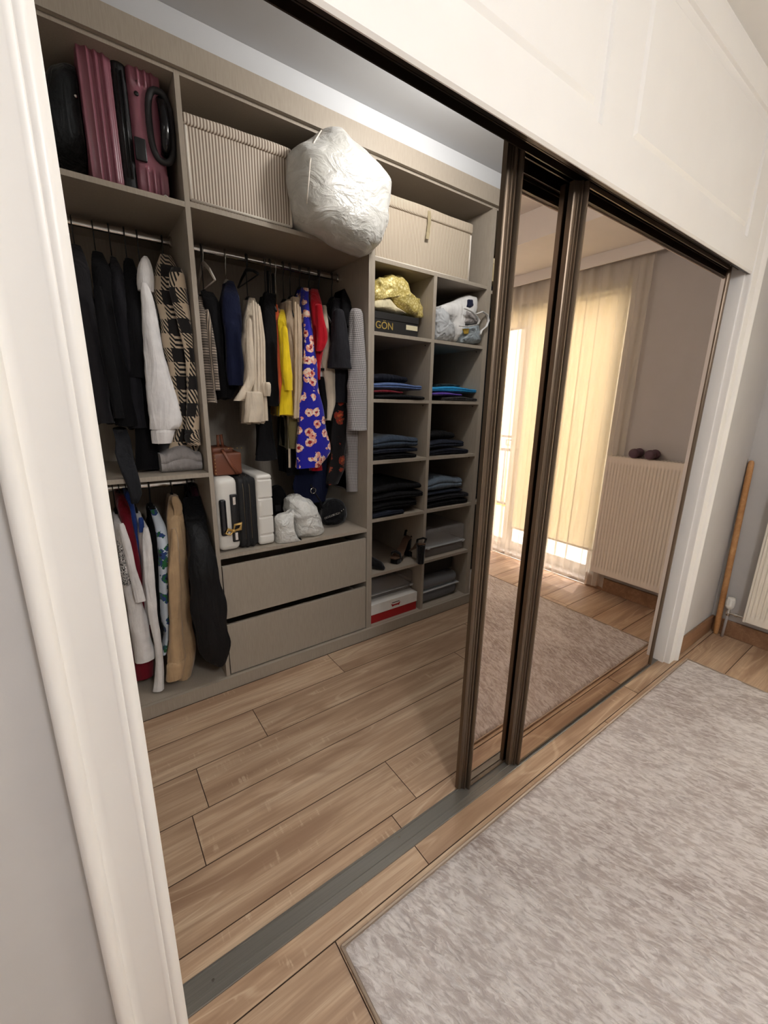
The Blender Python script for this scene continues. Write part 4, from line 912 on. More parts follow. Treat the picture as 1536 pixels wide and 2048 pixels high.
# --- pink ribbed suitcase and dark bag above the upper left rail
ZL = 2.103
M_PINK = plain('pink_shell', rgb(138, 84, 96), 0.34, var=0.05); M_ZIP = plain('black_zip_tape', rgb(20, 20, 22), 0.7)
yp = 1.175
sx0 = ax(*ZA(470, 1150), yp); sxm0 = ax(*ZA(735, 1240), yp); sxm1 = ax(*ZA(828, 1275), yp); sx1 = ax(*ZA(1082, 1330), yp); szt = az(*ZA(1010, 410), yp+0.02)
sx1 = min(sx1, 0.622); sc = thing('suitcase', 'pink ribbed hard suitcase on the top left shelf', 'suitcase', ((sx0+sx1)/2, 1.4, ZL))
def ribs(x_from, pitch, amp, zlo=None, zhi=None):
    def f(p, nn):
        if nn[1] > 0.5: return 0
        if zlo is not None and zlo < p[2] < zhi and nn[1] < -0.5: return -0.001
        return amp*max(-0.5, math.sin(2*PI*(p[0]-x_from)/pitch))*min(1, 1.0)*(1 if abs(nn[0]) < 0.8 else 0)
    return f
b = MB(); b.rbox(sx0, sxm0, yp, 1.69, ZL+0.004, szt, 0.026, (90, 8, 14), ribs(sx0, 0.0235, 0.0065)); b.build('left_shell', M_PINK, sc, smooth=True)
b = MB(); b.rbox(sxm1, sx1, yp, 1.69, ZL+0.004, szt, 0.030, (90, 8, 40), ribs(sxm1+0.008, 0.0225, 0.0065, ZL+0.095, szt-0.07)); rs = b.build('right_shell', M_PINK, sc, smooth=True)
b = MB(); b.rbox(sxm0-0.006, sxm1+0.006, yp+0.006, 1.685, ZL+0.003, szt-0.004, 0.04, (4, 6, 10)); zb_ = b.build('zip_band', M_ZIP, sc, smooth=True)
for xx in (sxm0+0.012, sxm1-0.012): 
    b = MB(); b.tube([(xx, yp+0.004, ZL+0.05), (xx, yp+0.0035, szt-0.05)], 0.0035, 6); b.build('zip_track', M_BLACK, zb_, smooth=True)
hx, hz = ax(*ZA(985, 820), yp)+0.008, az(*ZA(985, 820), yp); hw, hh = 0.037, (az(*ZA(960, 540), yp)-az(*ZA(1010, 1090), yp))/2
b = MB(); ov = [(hx+hw*math.copysign(abs(math.cos(t))**0.75, math.cos(t)), hz+hh*math.copysign(abs(math.sin(t))**0.75, math.sin(t))) for t in np.linspace(0, 2*PI, 33)]
b.tube([(x, yp-0.002, z) for x, z in ov], 0.011, 8, cap=False); b.build('handle_surround', plain('matt_black_rubber', rgb(40, 38, 40), 0.7), sc, smooth=True)
b = MB(); b.tube([(hx+0.004, yp+0.004, hz+hh*0.78), (hx+0.008, yp-0.020, hz+hh*0.6), (hx+0.010, yp-0.026, hz), (hx+0.008, yp-0.020, hz-hh*0.6), (hx+0.004, yp+0.004, hz-hh*0.78)], [0.012, 0.016, 0.017, 0.016, 0.012], 12); b.build('carry_handle', plain('gloss_black', rgb(14, 14, 18), 0.12), sc, smooth=True)
lx, lz = ax(*ZA(850, 1000), yp), az(*ZA(850, 1000), yp); b = MB(); b.rbox(lx-0.018, lx+0.018, yp-0.010, yp+0.004, lz-0.035, lz+0.035, 0.004, (2, 2, 2)); b.build('lock', M_BLACK, sc, smooth=True)
for (a_, c_, s_) in ((817, 565, 0.008), (816, 468, 0.003)):
    b = MB(); b.lathe([(s_, yp-0.0005), (s_*0.6, yp-0.003), (0.0004, yp-0.003)], (ax(*ZA(a_, c_), yp), 0, az(*ZA(a_, c_), yp)), 'y', 10); b.build('rivet', M_BLACK, sc, smooth=True)
db = thing('travel_bag', 'black soft travel bag in the dark corner left of the pink suitcase', 'bag', (0.12, 1.4, ZL))
puffy(db, 'body', cloth('black_bag_nylon', rgb(26, 28, 30), 0.6), [(150,420),(300,400),(440,470),(450,1000),(470,1170),(330,1180),(150,1130),(60,1000),(60,600)], ZA, 1.33, 0.14, 0.2, 4, 0.05, 3, 0.03, lim=above(ZL, None, -0.09, sx0-0.004))
b = MB(); p = at(*ZA(350, 585), y=1.20); b.sphere(p, 0.006, 8); b.build('buckle', M_CHROME, db, smooth=True)
b = MB(); b.tube([at(*ZA(*q_), y=1.21) for q_ in ((200, 640), (240, 560), (300, 550), (350, 585))], 0.006, 6); b.build('strap', M_ZIP, db, smooth=True)
b = MB(); cp = [(0.566+0.012*i+0.006*math.sin(i*2.1), 1.15+0.008*math.cos(i*1.7), ZL+0.004+0.010*max(0, math.sin(i*1.3))) for i in range(6)]
b.tube(cp, 0.0022, 6); tag(b.build('earphone_cord', M_WHITEP, smooth=True), 'pale tangled cord beside the pink suitcase on the shelf edge', 'cord')

# --- striped fabric boxes
def stripes(name, c1, c2, p):
    t = NT(name); v = t.coord('Object'); sp = t.node('ShaderNodeSeparateXYZ'); t.link(v, sp.inputs[0])
    s_ = t.math('ADD', sp.outputs[0], t.math('MULTIPLY', sp.outputs[1], 0.6)); f = t.math('SINE', t.math('MULTIPLY', s_, 2*PI/p))
    t.color(t.ramp(t.math('ADD', t.math('MULTIPLY', f, 0.5), 0.5), [(0.35, c1), (0.62, c2)])); t.bump(t.noise(v, 9, 4), 0.25, 0.02); return t.set(0.92, 0, 0.1).m
M_ST1 = stripes('brown_cream_stripe', rgb(140, 124, 110), rgb(216, 206, 192), 0.0115); M_ST2 = stripes('fine_cream_stripe', rgb(150, 135, 117), rgb(206, 193, 174), 0.0095)
M_PIPE = plain('cream_piping', rgb(222, 214, 202), 0.85); M_TAPE = plain('olive_tape', rgb(156, 142, 112), 0.85)
ZM = 2.1077
def fbox(label, x0, x1, y0, y1, z0, z1, m, lid, tilt, strap=None, seed=1):
    r = thing('fabric_box', label, 'storage box', ((x0+x1)/2, (y0+y1)/2, z0))
    def wob(p, nn): return 0.006*noise.noise(Vector((p[0]*6+seed, p[1]*6, p[2]*6)))
    b = MB(); b.rbox(x0, x1, y0, y1, z0+0.0008, z1-0.012, 0.012, (14, 10, 10), lambda p, n: wob(p, n) if p[2] > z0+0.02 else 0); b.build('box_body', m, r, smooth=True)
    b = MB(); k = len(b.v); b.rbox(x0-0.004, x1+0.005, y0-0.010, y1, z1-lid, z1, 0.010, (14, 10, 3), wob)
    for i in range(k, len(b.v)):
        p = b.v[i]; s_ = (p[0]-x0)/(x1-x0); b.v[i] = (p[0], p[1], p[2]+tilt*s_*(1-0.45*s_)*1.0)
    b.build('lid', m, r, smooth=True)
    for pts in ([(x0+0.004, y0+0.001, z0+0.010), (x1-0.004, y0+0.001, z0+0.010)], [(x0+0.004, y0+0.001, z0+0.010), (x0+0.004, y0+0.001, z1-lid)], [(x1-0.004, y0+0.001, z0+0.010), (x1-0.004, y0+0.001, z1-lid)]):
        b = MB(); b.tube(pts, 0.0055, 8); b.build('piping', M_PIPE, r, smooth=True)
    if strap:
        b = MB(); b.loft([[(strap-0.011+dx, y, z), (strap+0.011+dx, y, z), (strap+0.011+dx, y+0.002, z), (strap-0.011+dx, y+0.002, z)] for y, z, dx in ((y0-0.008, z1+0.004, 0), (y0-0.0135, z1-0.02, 0), (y0-0.0135, z1-lid-0.015, 0.004), (y0-0.012, z1-lid-0.06, -0.002), (y0-0.020, z1-lid-0.095, -0.012))]); b.build('pull_tab', M_TAPE, r)
    return r
y_ = 1.128; bx0, bx1 = 0.6625, ax(585, 458, y_)
fbox('brown striped fabric box with a raised lid on the middle top shelf', bx0, bx1, y_, 1.62, ZM, az(368, 226, y_)+0.004, M_ST1, 0.040, 0.018)
y_ = 1.150
fbox('wide cream striped fabric box with a pull tab on the shelf over the cubbies', 1.506, ax(941, 500, y_), y_, 1.66, 2.0868, az(944, 452, y_)+0.002, M_ST2, 0.052, 0.012, ax(*ZC(625, 440), y_), 5)

# --- white quilt bag
M_QUILT = NT('white_satin_quilt')
def _q():
    t = M_QUILT; v = t.coord('Object'); a = t.noise(t.coord('Object', scale=(1, 1, 1.9), rot=(0, 0.7, 0)), 9, 4, 0.55, 0.8); c = t.noise(v, 40, 3)
    t.color(t.ramp(a, [(0.3, rgb(184, 182, 175)), (0.7, rgb(212, 210, 205))])); t.bump(t.math('ADD', a, t.math('MULTIPLY', c, 0.12)), 0.6, 0.03); return t.set(0.32, 0, 0.5, Sheen_Weight=0.2).m
M_QUILT = _q()
qb = thing('quilt_bag', 'bulging white satin quilt bag hanging over the middle top shelf edge', 'bag', (1.28, 1.2, ZM))
QO = [(1010,262),(985,285),(905,340),(820,400),(795,450),(785,600),(795,730),(830,850),(900,930),(1010,985),(1090,1040),(1180,1085),(1270,1120),(1340,1095),(1385,1040),(1420,920),(1430,780),(1435,640),(1415,600),(1330,520),(1240,430),(1150,350),(1080,280)]
def qlim(p):
    x, y, z = p
    if y > 1.116: x = min(max(x, bx1+0.006), 1.4625); z = max(z, ZM+0.001)
    return (x, y, min(z, 2.500) if y > 1.095 else z)
QB = puffy(qb, 'bag_body', M_QUILT, QO, ZB, 1.092, 0.13, 0.40, 3, 0.035, 3.0, 0.022, 0.42, qlim, 120, 50)
sm_ = [(1010,270),(960,350),(935,480),(925,620),(912,760)]
b = MB(); b.tube([at(*ZB(*p), y=1.092-0.15*(0.25, 0.55, 0.72, 0.78, 0.7)[i]-0.004) for i, p in enumerate(sm_)], 0.003, 6); b.build('seam_cord', M_PIPE, qb, smooth=True)
b = MB(); b.tube([at(*ZB(*p), y=1.092-0.15*f-0.003) for p, f in (((1010,268),.1), ((1100,330),.38), ((1200,440),.55), ((1320,560),.5), ((1425,620),.15))], 0.003, 6); b.build('seam_cord', M_PIPE, qb, smooth=True)

# --- left shelf: grey folded blanket, scarf
ZLB = 1.0833
folded('folded_blanket', 'grey folded cloth on the shelf under the checked coat', 'blanket', GRY, ax(*Z3(800, 1990), 1.2), 0.634, 1.19, 1.55, ZLB+0.0006, az(*Z3(900, 1800), 1.2), 3, 2)
sc_ = thing('scarf', 'dark slate scarf trailing over the edge of the middle left shelf', 'scarf', (0.36, 1.2, ZLB))
path = [((470,1690),1.24,.024), ((500,1780),1.20,.026), ((505,1880),1.17,.030), ((525,1960),1.13,.028), ((550,2030),1.104,.027), ((580,2120),1.098,.024), ((598,2200),1.096,.021), ((590,2270),1.095,.012)]
rings = []
for (q_, yy, w) in path:
    c_ = at(*Z3(*q_), y=yy); z = max(c_[2], ZLB+0.016) if yy > 1.115 else c_[2]
    rings.append([(c_[0]+w*math.cos(t)*(1+.1*math.sin(3*t)), yy+0.011*math.sin(t)+0.003*math.sin(3*t), z+0.012*math.sin(t)*(1 if yy > 1.12 else 0)) for t in np.linspace(0, 2*PI, 16, endpoint=False)])
b = MB(); b.loft(rings); b.build('scarf_cloth', DGR, sc_, smooth=True)

# --- floor of the drawer unit
ZS = 0.6957
M_WSH = plain('white_shell', rgb(232, 228, 220), 0.25, var=0.01)
yw = 1.150
wx0 = ax(*ZE(158, 960), yw); wa = ax(*ZE(333, 955), yw); wb = ax(*ZE(472, 930), yw); wx1 = ax(*ZE(596, 890), yw); wzt = az(*ZE(110, 375), yw+0.03)
wx0 = max(wx0, 0.662)
ws = thing('suitcase', 'white hard suitcase standing on the shelf over the drawers', 'suitcase', ((wx0+wx1)/2, 1.35, ZS))
def groove(p, nn):
    if nn[1] > 0.5 or abs(nn[2]) > 0.7: return 0
    q_ = (p[2]-ZS-0.055)/0.092
    return -0.0035 if abs(q_-round(q_)) < 0.05 and 0 <= round(q_) <= 3 and p[0] > wb+0.008 else 0
b = MB(); b.rbox(wx0, wa, yw, 1.62, ZS+0.004, wzt, 0.030, (10, 8, 20)); b.build('left_shell', M_WSH, ws, smooth=True)
b = MB(); b.rbox(wb, wx1, yw, 1.62, ZS+0.004, wzt, 0.018, (12, 10, 110), groove); b.build('right_shell', M_WSH, ws, smooth=True)
b = MB(); b.rbox(wa-0.003, wb+0.003, yw+0.004, 1.615, ZS+0.002, wzt-0.004, 0.026, (24, 6, 10), lambda p, n: 0.003*math.sin((p[0]-wa)*2*PI/0.028)); zb2 = b.build('zip_band', M_ZIP, ws, smooth=True)
for f in (0.28, 0.62): 
    xx = wa+(wb-wa)*f; b = MB(); b.tube([(xx, yw+0.05, wzt-0.001), (xx, yw+0.008, wzt-0.03), (xx, yw+0.001, wzt-0.06), (xx, yw+0.001, ZS+0.05)], 0.0010, 5); b.build('zip_track', plain('dull_zip', rgb(120, 108, 86), 0.5), zb2, smooth=True)
hx = ax(*ZE(163, 690), yw); b = MB(); b.rbox(wx0+0.012, hx+0.026, yw-0.016, yw+0.006, az(*ZE(180, 835), yw), az(*ZE(160, 548), yw), 0.010, (4, 3, 8)); b.build('carry_handle', plain('gloss_black', rgb(20, 20, 26), 0.2), ws, smooth=True)
l0, l1 = at(*ZE(255, 505), y=yw), at(*ZE(292, 875), y=yw); lx = (l0[0]+l1[0])/2; b = MB(); b.rbox(lx-0.017, lx+0.017, yw-0.011, yw+0.004, l1[2], l0[2], 0.005, (3, 2, 8)); lk = b.build('lock_strip', M_BLACK, ws, smooth=True)
for zz in (l0[2]-0.03, l1[2]+0.028): bx('lock_plate', M_CHROME, lx-0.006, lx+0.006, yw-0.0118, yw-0.0108, zz-0.018, zz+0.018, lk)
bp = at(*ZE(265, 795), y=yw-0.018); bw_ = thing('ribbon_bow', 'small gold ribbon bow tied to the white suitcase lock', 'bow', tuple(bp), None)
for s_, (u_, v_) in ((-1, (200, 815)), (1, (325, 735))):
    e = at(*ZE(u_, v_), y=yw-0.022); d_ = np.array(e)-bp; n_ = np.array([-d_[2], 0, d_[0]])*0.35
    b = MB(); b.tube([bp, bp+d_*0.5+n_, e, bp+d_*0.55-n_, bp], [0.004, 0.008, 0.009, 0.008, 0.004], 8, flat=0.5); b.build('bow_loop', M_GOLDB, bw_, smooth=True)
b = MB(); b.sphere(bp, 0.009, 8); b.build('bow_knot', M_GOLDB, bw_, smooth=True)
# brown bag on the suitcase
M_LEA = plain('brown_leather', rgb(112, 62, 40), 0.5, grain=0.25, gscale=90, var=0.15); yh = 1.20; hzb = wzt+0.001
x0, x1 = ax(*Z5(195, 1890), yh), ax(*Z5(428, 1860), yh); x0 = max(x0, 0.663); zt = hzb+0.105
hb_ = thing('handbag', 'small studded brown leather handbag on top of the white suitcase', 'bag', ((x0+x1)/2, 1.28, hzb))
b = MB(); b.rbox(x0, x1, yh, 1.36, hzb, zt, 0.012, (8, 6, 5), lambda p, n: 0.004*noise.noise(Vector(p)*14)); b.build('bag_body', M_LEA, hb_, smooth=True)
b = MB(); b.rbox(x0+0.004, x1-0.03, yh+0.03, 1.36, zt-0.006, zt+0.022, 0.010, (6, 5, 2), lambda p, n: 0.004*noise.noise(Vector(p)*20)); b.build('flap', M_LEA, hb_, smooth=True)
b = MB(); b.tube([(x0+0.05, yh+0.05, zt+0.02), (x0+0.055, yh-0.002, zt-0.005), (x0+0.075, yh-0.005, zt-0.05), (x0+0.105, yh-0.004, hzb+0.006)], 0.009, 8, flat=0.5); b.build('strap', M_LEA, hb_, smooth=True)
b = MB(); b.tube([(x0+0.045, yh+0.07, zt+0.015), (x0+0.047, yh+0.07, zt+0.075), (x0+0.062, yh+0.07, zt+0.078), (x0+0.066, yh+0.07, zt+0.015)], 0.007, 8); b.build('top_handle', M_LEA, hb_, smooth=True)
for k in range(6): b = MB(); b.sphere((x0+0.008, yh-0.0005, hzb+0.012+k*0.016), 0.0025, 6); b.build('stud', M_GOLDB, hb_, smooth=True)
for k in range(5): b = MB(); b.sphere((x0+0.06+k*0.02, yh+0.029, zt+0.016), 0.0025, 6); b.build('stud', M_GOLDB, hb_, smooth=True)
# black bag behind, white plastic bags, belted bag, cap
bb = thing('pouch', 'black cloth pouch between the white suitcase and the plastic bag', 'bag', (1.0, 1.45, ZS))
puffy(bb, 'pouch_body', BLK, [(40,520),(120,485),(180,560),(215,680),(235,830),(160,890),(60,920),(20,700)], ZF, 1.42, 0.07, 0.1, 6, 0.05, 3, 0.04, lim=above(ZS, None, wx1+0.004)); 
p = at(*ZF(125, 815), y=1.335); b = MB(); b.box(p[0]-0.018, p[0]+0.014, 1.338, 1.342, p[2]-0.018, p[2]+0.018, 0.001); b.build('patch', CHA, bb)
pb = thing('plastic_bag', 'rear white plastic bag tied around something on the drawer unit shelf', 'bag', (1.1, 1.3, ZS))
puffy(pb, 'bag_film', M_PBAG, [(250,690),(330,640),(420,625),(540,690),(600,740),(650,900),(705,1090),(690,1150),(560,1240),(440,1210),(330,1190),(300,1000),(230,860)], ZF, 1.235, 0.10, 0.12, 8, 0.06, 3, 0.07, 0.6, above(ZS), 110, 44)
pb = thing('plastic_bag', 'front white plastic bag slumped at the shelf edge by the white suitcase', 'bag', (1.02, 1.2, ZS))
puffy(pb, 'bag_film', M_PBAG, [(80,960),(150,900),(250,870),(320,830),(310,960),(320,1100),(360,1200),(435,1300),(330,1340),(190,1345),(100,1310),(78,1150)], ZF, 1.165, 0.045, 0.07, 11, 0.06, 3, 0.07, 0.6, above(ZS, None, wx1+0.003), 90, 36)
kb = thing('belt_bag', 'black sling bag with a round metal buckle behind the plastic bags', 'bag', (1.25, 1.45, ZS))
puffy(kb, 'bag_body', BLK2, [(350,480),(480,420),(620,450),(740,640),(790,800),(780,980),(720,1045),(680,900),(610,740),(440,640),(340,560)], ZF, 1.42, 0.07, 0.10, 9, 0.04, 3, 0.03, lim=above(ZS))
b = MB(); b.tube([at(*ZF(*q_), y=1.335) for q_ in ((560, 480), (620, 600), (700, 720), (760, 860), (770, 960))], 0.017, 8, flat=0.3); b.build('strap', CHA2, kb, smooth=True)
c_ = at(*ZF(605, 566), y=1.322); b = MB(); b.tube([(c_[0]+0.016*math.cos(t), 1.322, c_[2]+0.016*math.sin(t)) for t in np.linspace(0, 2*PI, 17)], 0.003, 6, cap=False); b.build('buckle_ring', M_CHROME, kb, smooth=True)
cp_ = thing('cap', 'black baker boy cap with a silver chain above its brim', 'cap', (1.4, 1.4, ZS))
puffy(cp_, 'crown', cloth('black_felt', rgb(16, 15, 18), 0.9), [(740,800),(800,700),(890,670),(980,690),(1030,770),(1050,880),(1010,1000),(880,1050),(760,1045),(720,960)], ZF, 1.33, 0.07, 0.10, 12, 0.04, 2.5, 0.03, 0.7, above(ZS, None, None, 1.46))
b = MB(); b.tube([at(*ZF(*q_), y=1.258+dy) for q_, dy in (((735, 960), .02), ((800, 1000), .002), ((900, 1000), -.006), ((990, 940), .004), ((1035, 860), .03))], [.010, .016, .018, .016, .008], 10, flat=0.45); b.build('brim', BLK, cp_, smooth=True)
for k in range(9):
    f = k/8; c_ = at(*ZF(775+190*f, 950-70*f), y=1.252); b = MB(); tt = np.linspace(0, 2*PI, 13)
    b.tube([(c_[0]+0.0058*math.cos(t), c_[1]+(0.002*math.sin(t) if k % 2 else 0), c_[2]+0.0045*math.sin(t)) for t in tt], 0.0014, 5, cap=False); b.build('chain_link', M_CHROME, cp_, smooth=True)
for (u_, v_) in ((1000, 850), (1025, 830)):
    c_ = at(*ZF(u_, v_), y=1.262); b = MB(); b.sphere(c_, 0.0045, 6); b.build('chain_link', M_CHROME, cp_, smooth=True)

# --- cubbyholes: left column
LX0, LX1, QX0, QX1 = 1.5025, 1.8925, 1.9170, 2.3215
z = CUB[0]; yq = 1.150
gx1 = ax(*ZC(545, 1400), yq); gzt = az(*ZC(545, 1285), yq)
gb = thing('shoebox', 'black shoebox with gold letters under the gold wrapped bundle', 'shoebox', (1.62, 1.3, z), None)
M_BOXK = plain('black_card', rgb(22, 19, 18), 0.55)
bx('box_base', M_BOXK, LX0+0.004, gx1-0.002, yq+0.003, 1.46, z+0.0006, gzt-0.034, gb, c=0.001); bx('box_lid', M_BOXK, LX0+0.002, gx1, yq, 1.463, gzt-0.0335, gzt, gb, c=0.001)
M_GOLDT = plain('gold_print', rgb(196, 166, 84), 0.4, metal=0.3)
gc = at(*ZC(232, 1358), y=yq+0.002); text('GÖN', az(*ZC(232, 1310), yq)-az(*ZC(232, 1402), yq)+0.002, M_GOLDT, (gc[0]-0.002, yq+0.0026, gc[2]), parent=gb)
l0, l1 = at(*ZC(433, 1325), y=yq), at(*ZC(536, 1415), y=yq); bx('sticker_or_light_patch', plain('cream_sticker', rgb(214, 204, 172), 0.6), l0[0], l1[0], yq+0.0018, yq+0.0028, min(l0[2], l1[2])+0.004, max(l0[2], l1[2])-0.012, gb)
M_FOIL = NT('gold_brocade'); 
def _f():
    t = M_FOIL; v = t.coord('Object'); vo = t.node('ShaderNodeTexVoronoi', feature='DISTANCE_TO_EDGE'); vo.inputs['Scale'].default_value = 60; t.link(v, vo.inputs['Vector'])
    t.color(t.ramp(vo.outputs['Distance'], [(0.03, rgb(186, 164, 84)), (0.12, rgb(222, 204, 130)), (0.5, rgb(240, 228, 176))])); t.bump(t.noise(v, 20, 4), 0.5, 0.02); return t.set(0.4, 0.12, 0.5).m
M_FOIL = _f()
fo = thing('wrapped_bundle', 'gold brocade cloth bundle slumped on the black shoebox', 'bundle', (1.64, 1.28, gzt), None)
puffy(fo, 'brocade', M_FOIL, [(100,940),(180,920),(260,905),(350,910),(400,960),(440,1040),(490,1115),(560,1135),(572,1190),(550,1280),(500,1276),(430,1245),(330,1180),(250,1100),(200,1060),(120,1140),(90,1050)], ZC, 1.20, 0.06, 0.14, 14, 0.09, 3, 0.22, 0.6, above(gzt, 1.152, LX0+0.004, LX1), 90, 34)
puffy(fo, 'lining', cloth('cream_lining', rgb(226, 214, 178), 0.6), [(100,1160),(190,1075),(250,1100),(330,1190),(430,1250),(330,1250),(200,1215),(110,1200)], ZC, 1.185, 0.035, 0.05, 15, 0.06, 4, 0.08, 0.6, above(gzt, 1.152, LX0+0.004, LX1))
def cz(u, v, y=1.17): return az(*ZC(u, v), y)
def dz(u, v, y=1.17): return az(*ZD(u, v), y)
def dx(u, v, y=1.17): return ax(*ZD(u, v), y)
G4 = 'folded clothes in the cubbyholes'
DEN = cloth('blue_denim', rgb(84, 104, 150)); DEN2 = cloth('dark_denim', rgb(28, 32, 44), sheen=0.05); SLA = cloth('slate_denim', rgb(52, 63, 78)); GRJ = cloth('grey_denim', rgb(92, 104, 118)); TUR = cloth('turquoise_cloth', rgb(34, 140, 196)); PUR = cloth('purple_cloth', rgb(92, 62, 156)); CHP = cloth('charcoal_print', rgb(44, 41, 41)); DKN = cloth('dark_navy_cloth', rgb(18, 20, 31), sheen=0.05)
def stack(z0, items, xr, col):
    zc = z0+0.0008
    for i, (m, label, h, xa, xb, ya, lay, nm) in enumerate(items):
        folded(nm, label, 'clothes', m, xa, xb, ya, 1.60, zc, zc+h, i*2.3+z0*5+col, lay, G4); zc += h*0.98+0.0006
s1 = CUB[1]
stack(s1, [(BLK, 'black garment at the bottom of the pile under the blue jeans', 0.030, LX0+0.01, dx(470,150), 1.115, 1, 'folded_garment'), (DRED, 'maroon folded garment in the pile under the blue jeans', 0.024, LX0+0.004, dx(340,120), 1.16, 1, 'folded_garment'),
     (DEN, 'light blue folded jeans under the dark slate garment', 0.040, LX0+0.004, dx(480,110), 1.15, 2, 'folded_jeans'), (DKN, 'dark slate garment on top of the light blue jeans', 0.048, LX0+0.01, dx(380,40), 1.17, 1, 'folded_garment')], LX1, 1)
stack(s1, [(CHP, 'charcoal patterned garment at the bottom under the purple and turquoise ones', 0.030, dx(650,160), dx(905,150), 1.13, 2, 'folded_garment'), (PUR, 'purple folded garment under the turquoise one', 0.022, QX0+0.004, dx(800,120), 1.15, 1, 'folded_garment'),
     (TUR, 'bright turquoise folded garment on its pile', 0.036, QX0+0.004, dx(920,80), 1.15, 2, 'folded_garment'), (cloth('dark_green_cloth', rgb(24, 44, 48)), 'dark green garment on top of the turquoise one', 0.022, dx(700,40), dx(850,40), 1.22, 1, 'folded_garment')], QX1, 2)
s1 = CUB[2]
stack(s1, [(BLK, 'black garment under the slate jeans with a pale blue edge', 0.034, LX0+0.004, dx(430,600), 1.14, 2, 'folded_garment'), (DEN2, 'dark jeans in the middle of the pile with slate jeans on top', 0.030, LX0+0.004, dx(440,570), 1.14, 2, 'folded_jeans'),
     (SLA, 'slate jeans folded on top, left cubby of the third row', 0.075, LX0+0.004, dx(440,500), 1.14, 2, 'folded_jeans')], LX1, 3)
stack(s1, [(DKN, 'lowest dark garment of the dim pile right of the slate jeans', 0.045, QX0+0.004, dx(840,580), 1.14, 2, 'folded_garment'), (DEN2, 'middle dark jeans of the dim pile right of the slate jeans', 0.055, QX0+0.004, dx(815,520), 1.15, 2, 'folded_jeans'),
     (BLK2, 'topmost black garment of the dim pile right of the slate jeans', 0.055, QX0+0.006, dx(770,430), 1.18, 1, 'folded_garment')], QX1, 4)
s1 = CUB[3]
stack(s1, [(DEN2, 'dark denim edge at the bottom of the tall black pile', 0.034, LX0+0.004, dx(320,1080), 1.125, 3, 'folded_jeans'), (BLK, 'second black garment from the bottom of the tall black pile', 0.055, LX0+0.004, dx(430,1000), 1.14, 2, 'folded_garment'),
     (BLK2, 'third black garment in the tall black pile', 0.050, LX0+0.004, dx(480,920), 1.14, 2, 'folded_garment'), (BLK, 'topmost black garment of the tall black pile', 0.052, LX0+0.004, dx(475,850), 1.15, 1, 'folded_garment')], LX1, 5)
stack(s1, [(BLK, 'black garment at the bottom of the pile under the grey jeans', 0.040, QX0+0.004, dx(830,990), 1.135, 2, 'folded_garment'), (CHA2, 'charcoal garment directly under the grey jeans', 0.040, QX0+0.004, dx(845,940), 1.14, 2, 'folded_garment'), (DEN2, 'dark jeans just below the rolled grey jeans', 0.030, QX0+0.004, dx(805,890), 1.15, 1, 'folded_jeans'),
     (GRJ, 'grey jeans with a rolled edge on top of the dark pile', 0.095, QX0+0.004, dx(800,830), 1.15, 2, 'folded_jeans')], QX1, 6)

# --- shoes
M_SUE = cloth('black_suede', rgb(18, 16, 18), 0.9); M_SOLE = plain('tan_sole', rgb(96, 72, 56), 0.5)
def heel(lab, base, yaw, roll):
    r = thing('platform_sandal', lab, 'shoe', base, 'black platform heels'); r.rotation_euler = (roll, 0, yaw)
    def loc(mb, nm, m, par, **k):
        o = mb.build(nm, m, None, **k); o.parent = par; return o
    b = MB(); b.loft([[(x*0.9+0.0, y+dy, z) for x, y in ((-.028, -.03), (.028, -.03), (.034, 0), (.024, .035), (-.024, .035), (-.034, 0))] for z, dy in ((0.0, 0), (0.035, 0.0))]); loc(b, 'platform', M_SUE, r, bevel=0.004)
    b = MB(); b.loft([[(x*s, y*s+0.155, z) for x, y in ((-.022, -.02), (.022, -.02), (.024, .01), (.014, .026), (-.014, .026), (-.024, .01))] for z, s in ((0.0, .9), (0.06, .95), (0.125, 1.15))]); loc(b, 'block_heel', M_SUE, r, bevel=0.003)
    b = MB(); P_ = [(-.045, .036), (-.01, .037), (.03, .042), (.075, .075), (.115, .118), (.15, .130), (.18, .131)]; b.loft([[(-w, y, z), (w, y, z), (w, y, z+.006), (-w, y, z+.006)] for (y, z), w in zip(P_, (.018, .031, .034, .026, .023, .026, .020))]); loc(b, 'insole', M_SOLE, r, smooth=True, auto=40)
    b = MB(); b.tube([(-.034, .0, .040), (-.030, -.004, .066), (0, -.008, .078), (.030, -.004, .066), (.034, 0, .040)], [.010, .013, .015, .013, .010], 8, flat=0.35); loc(b, 'toe_strap', M_SUE, r, smooth=True)
    b = MB(); b.tube([(-.026, .150, .135), (-.028, .165, .165), (0, .185, .178), (.028, .165, .165), (.026, .150, .135)], .009, 8, flat=0.5); loc(b, 'heel_cup', M_SUE, r, smooth=True)
    return r
s5 = CUB[4]
heel('black platform heel with a tan insole, nearer the middle of its cubby', (dx(290,1470,1.20), 1.20, s5+0.001), math.radians(-68), 0.0)
heel('black platform heel with a tan insole, right against the cubby divider', (dx(425,1450,1.24), 1.25, s5+0.001), math.radians(160), 0.0)
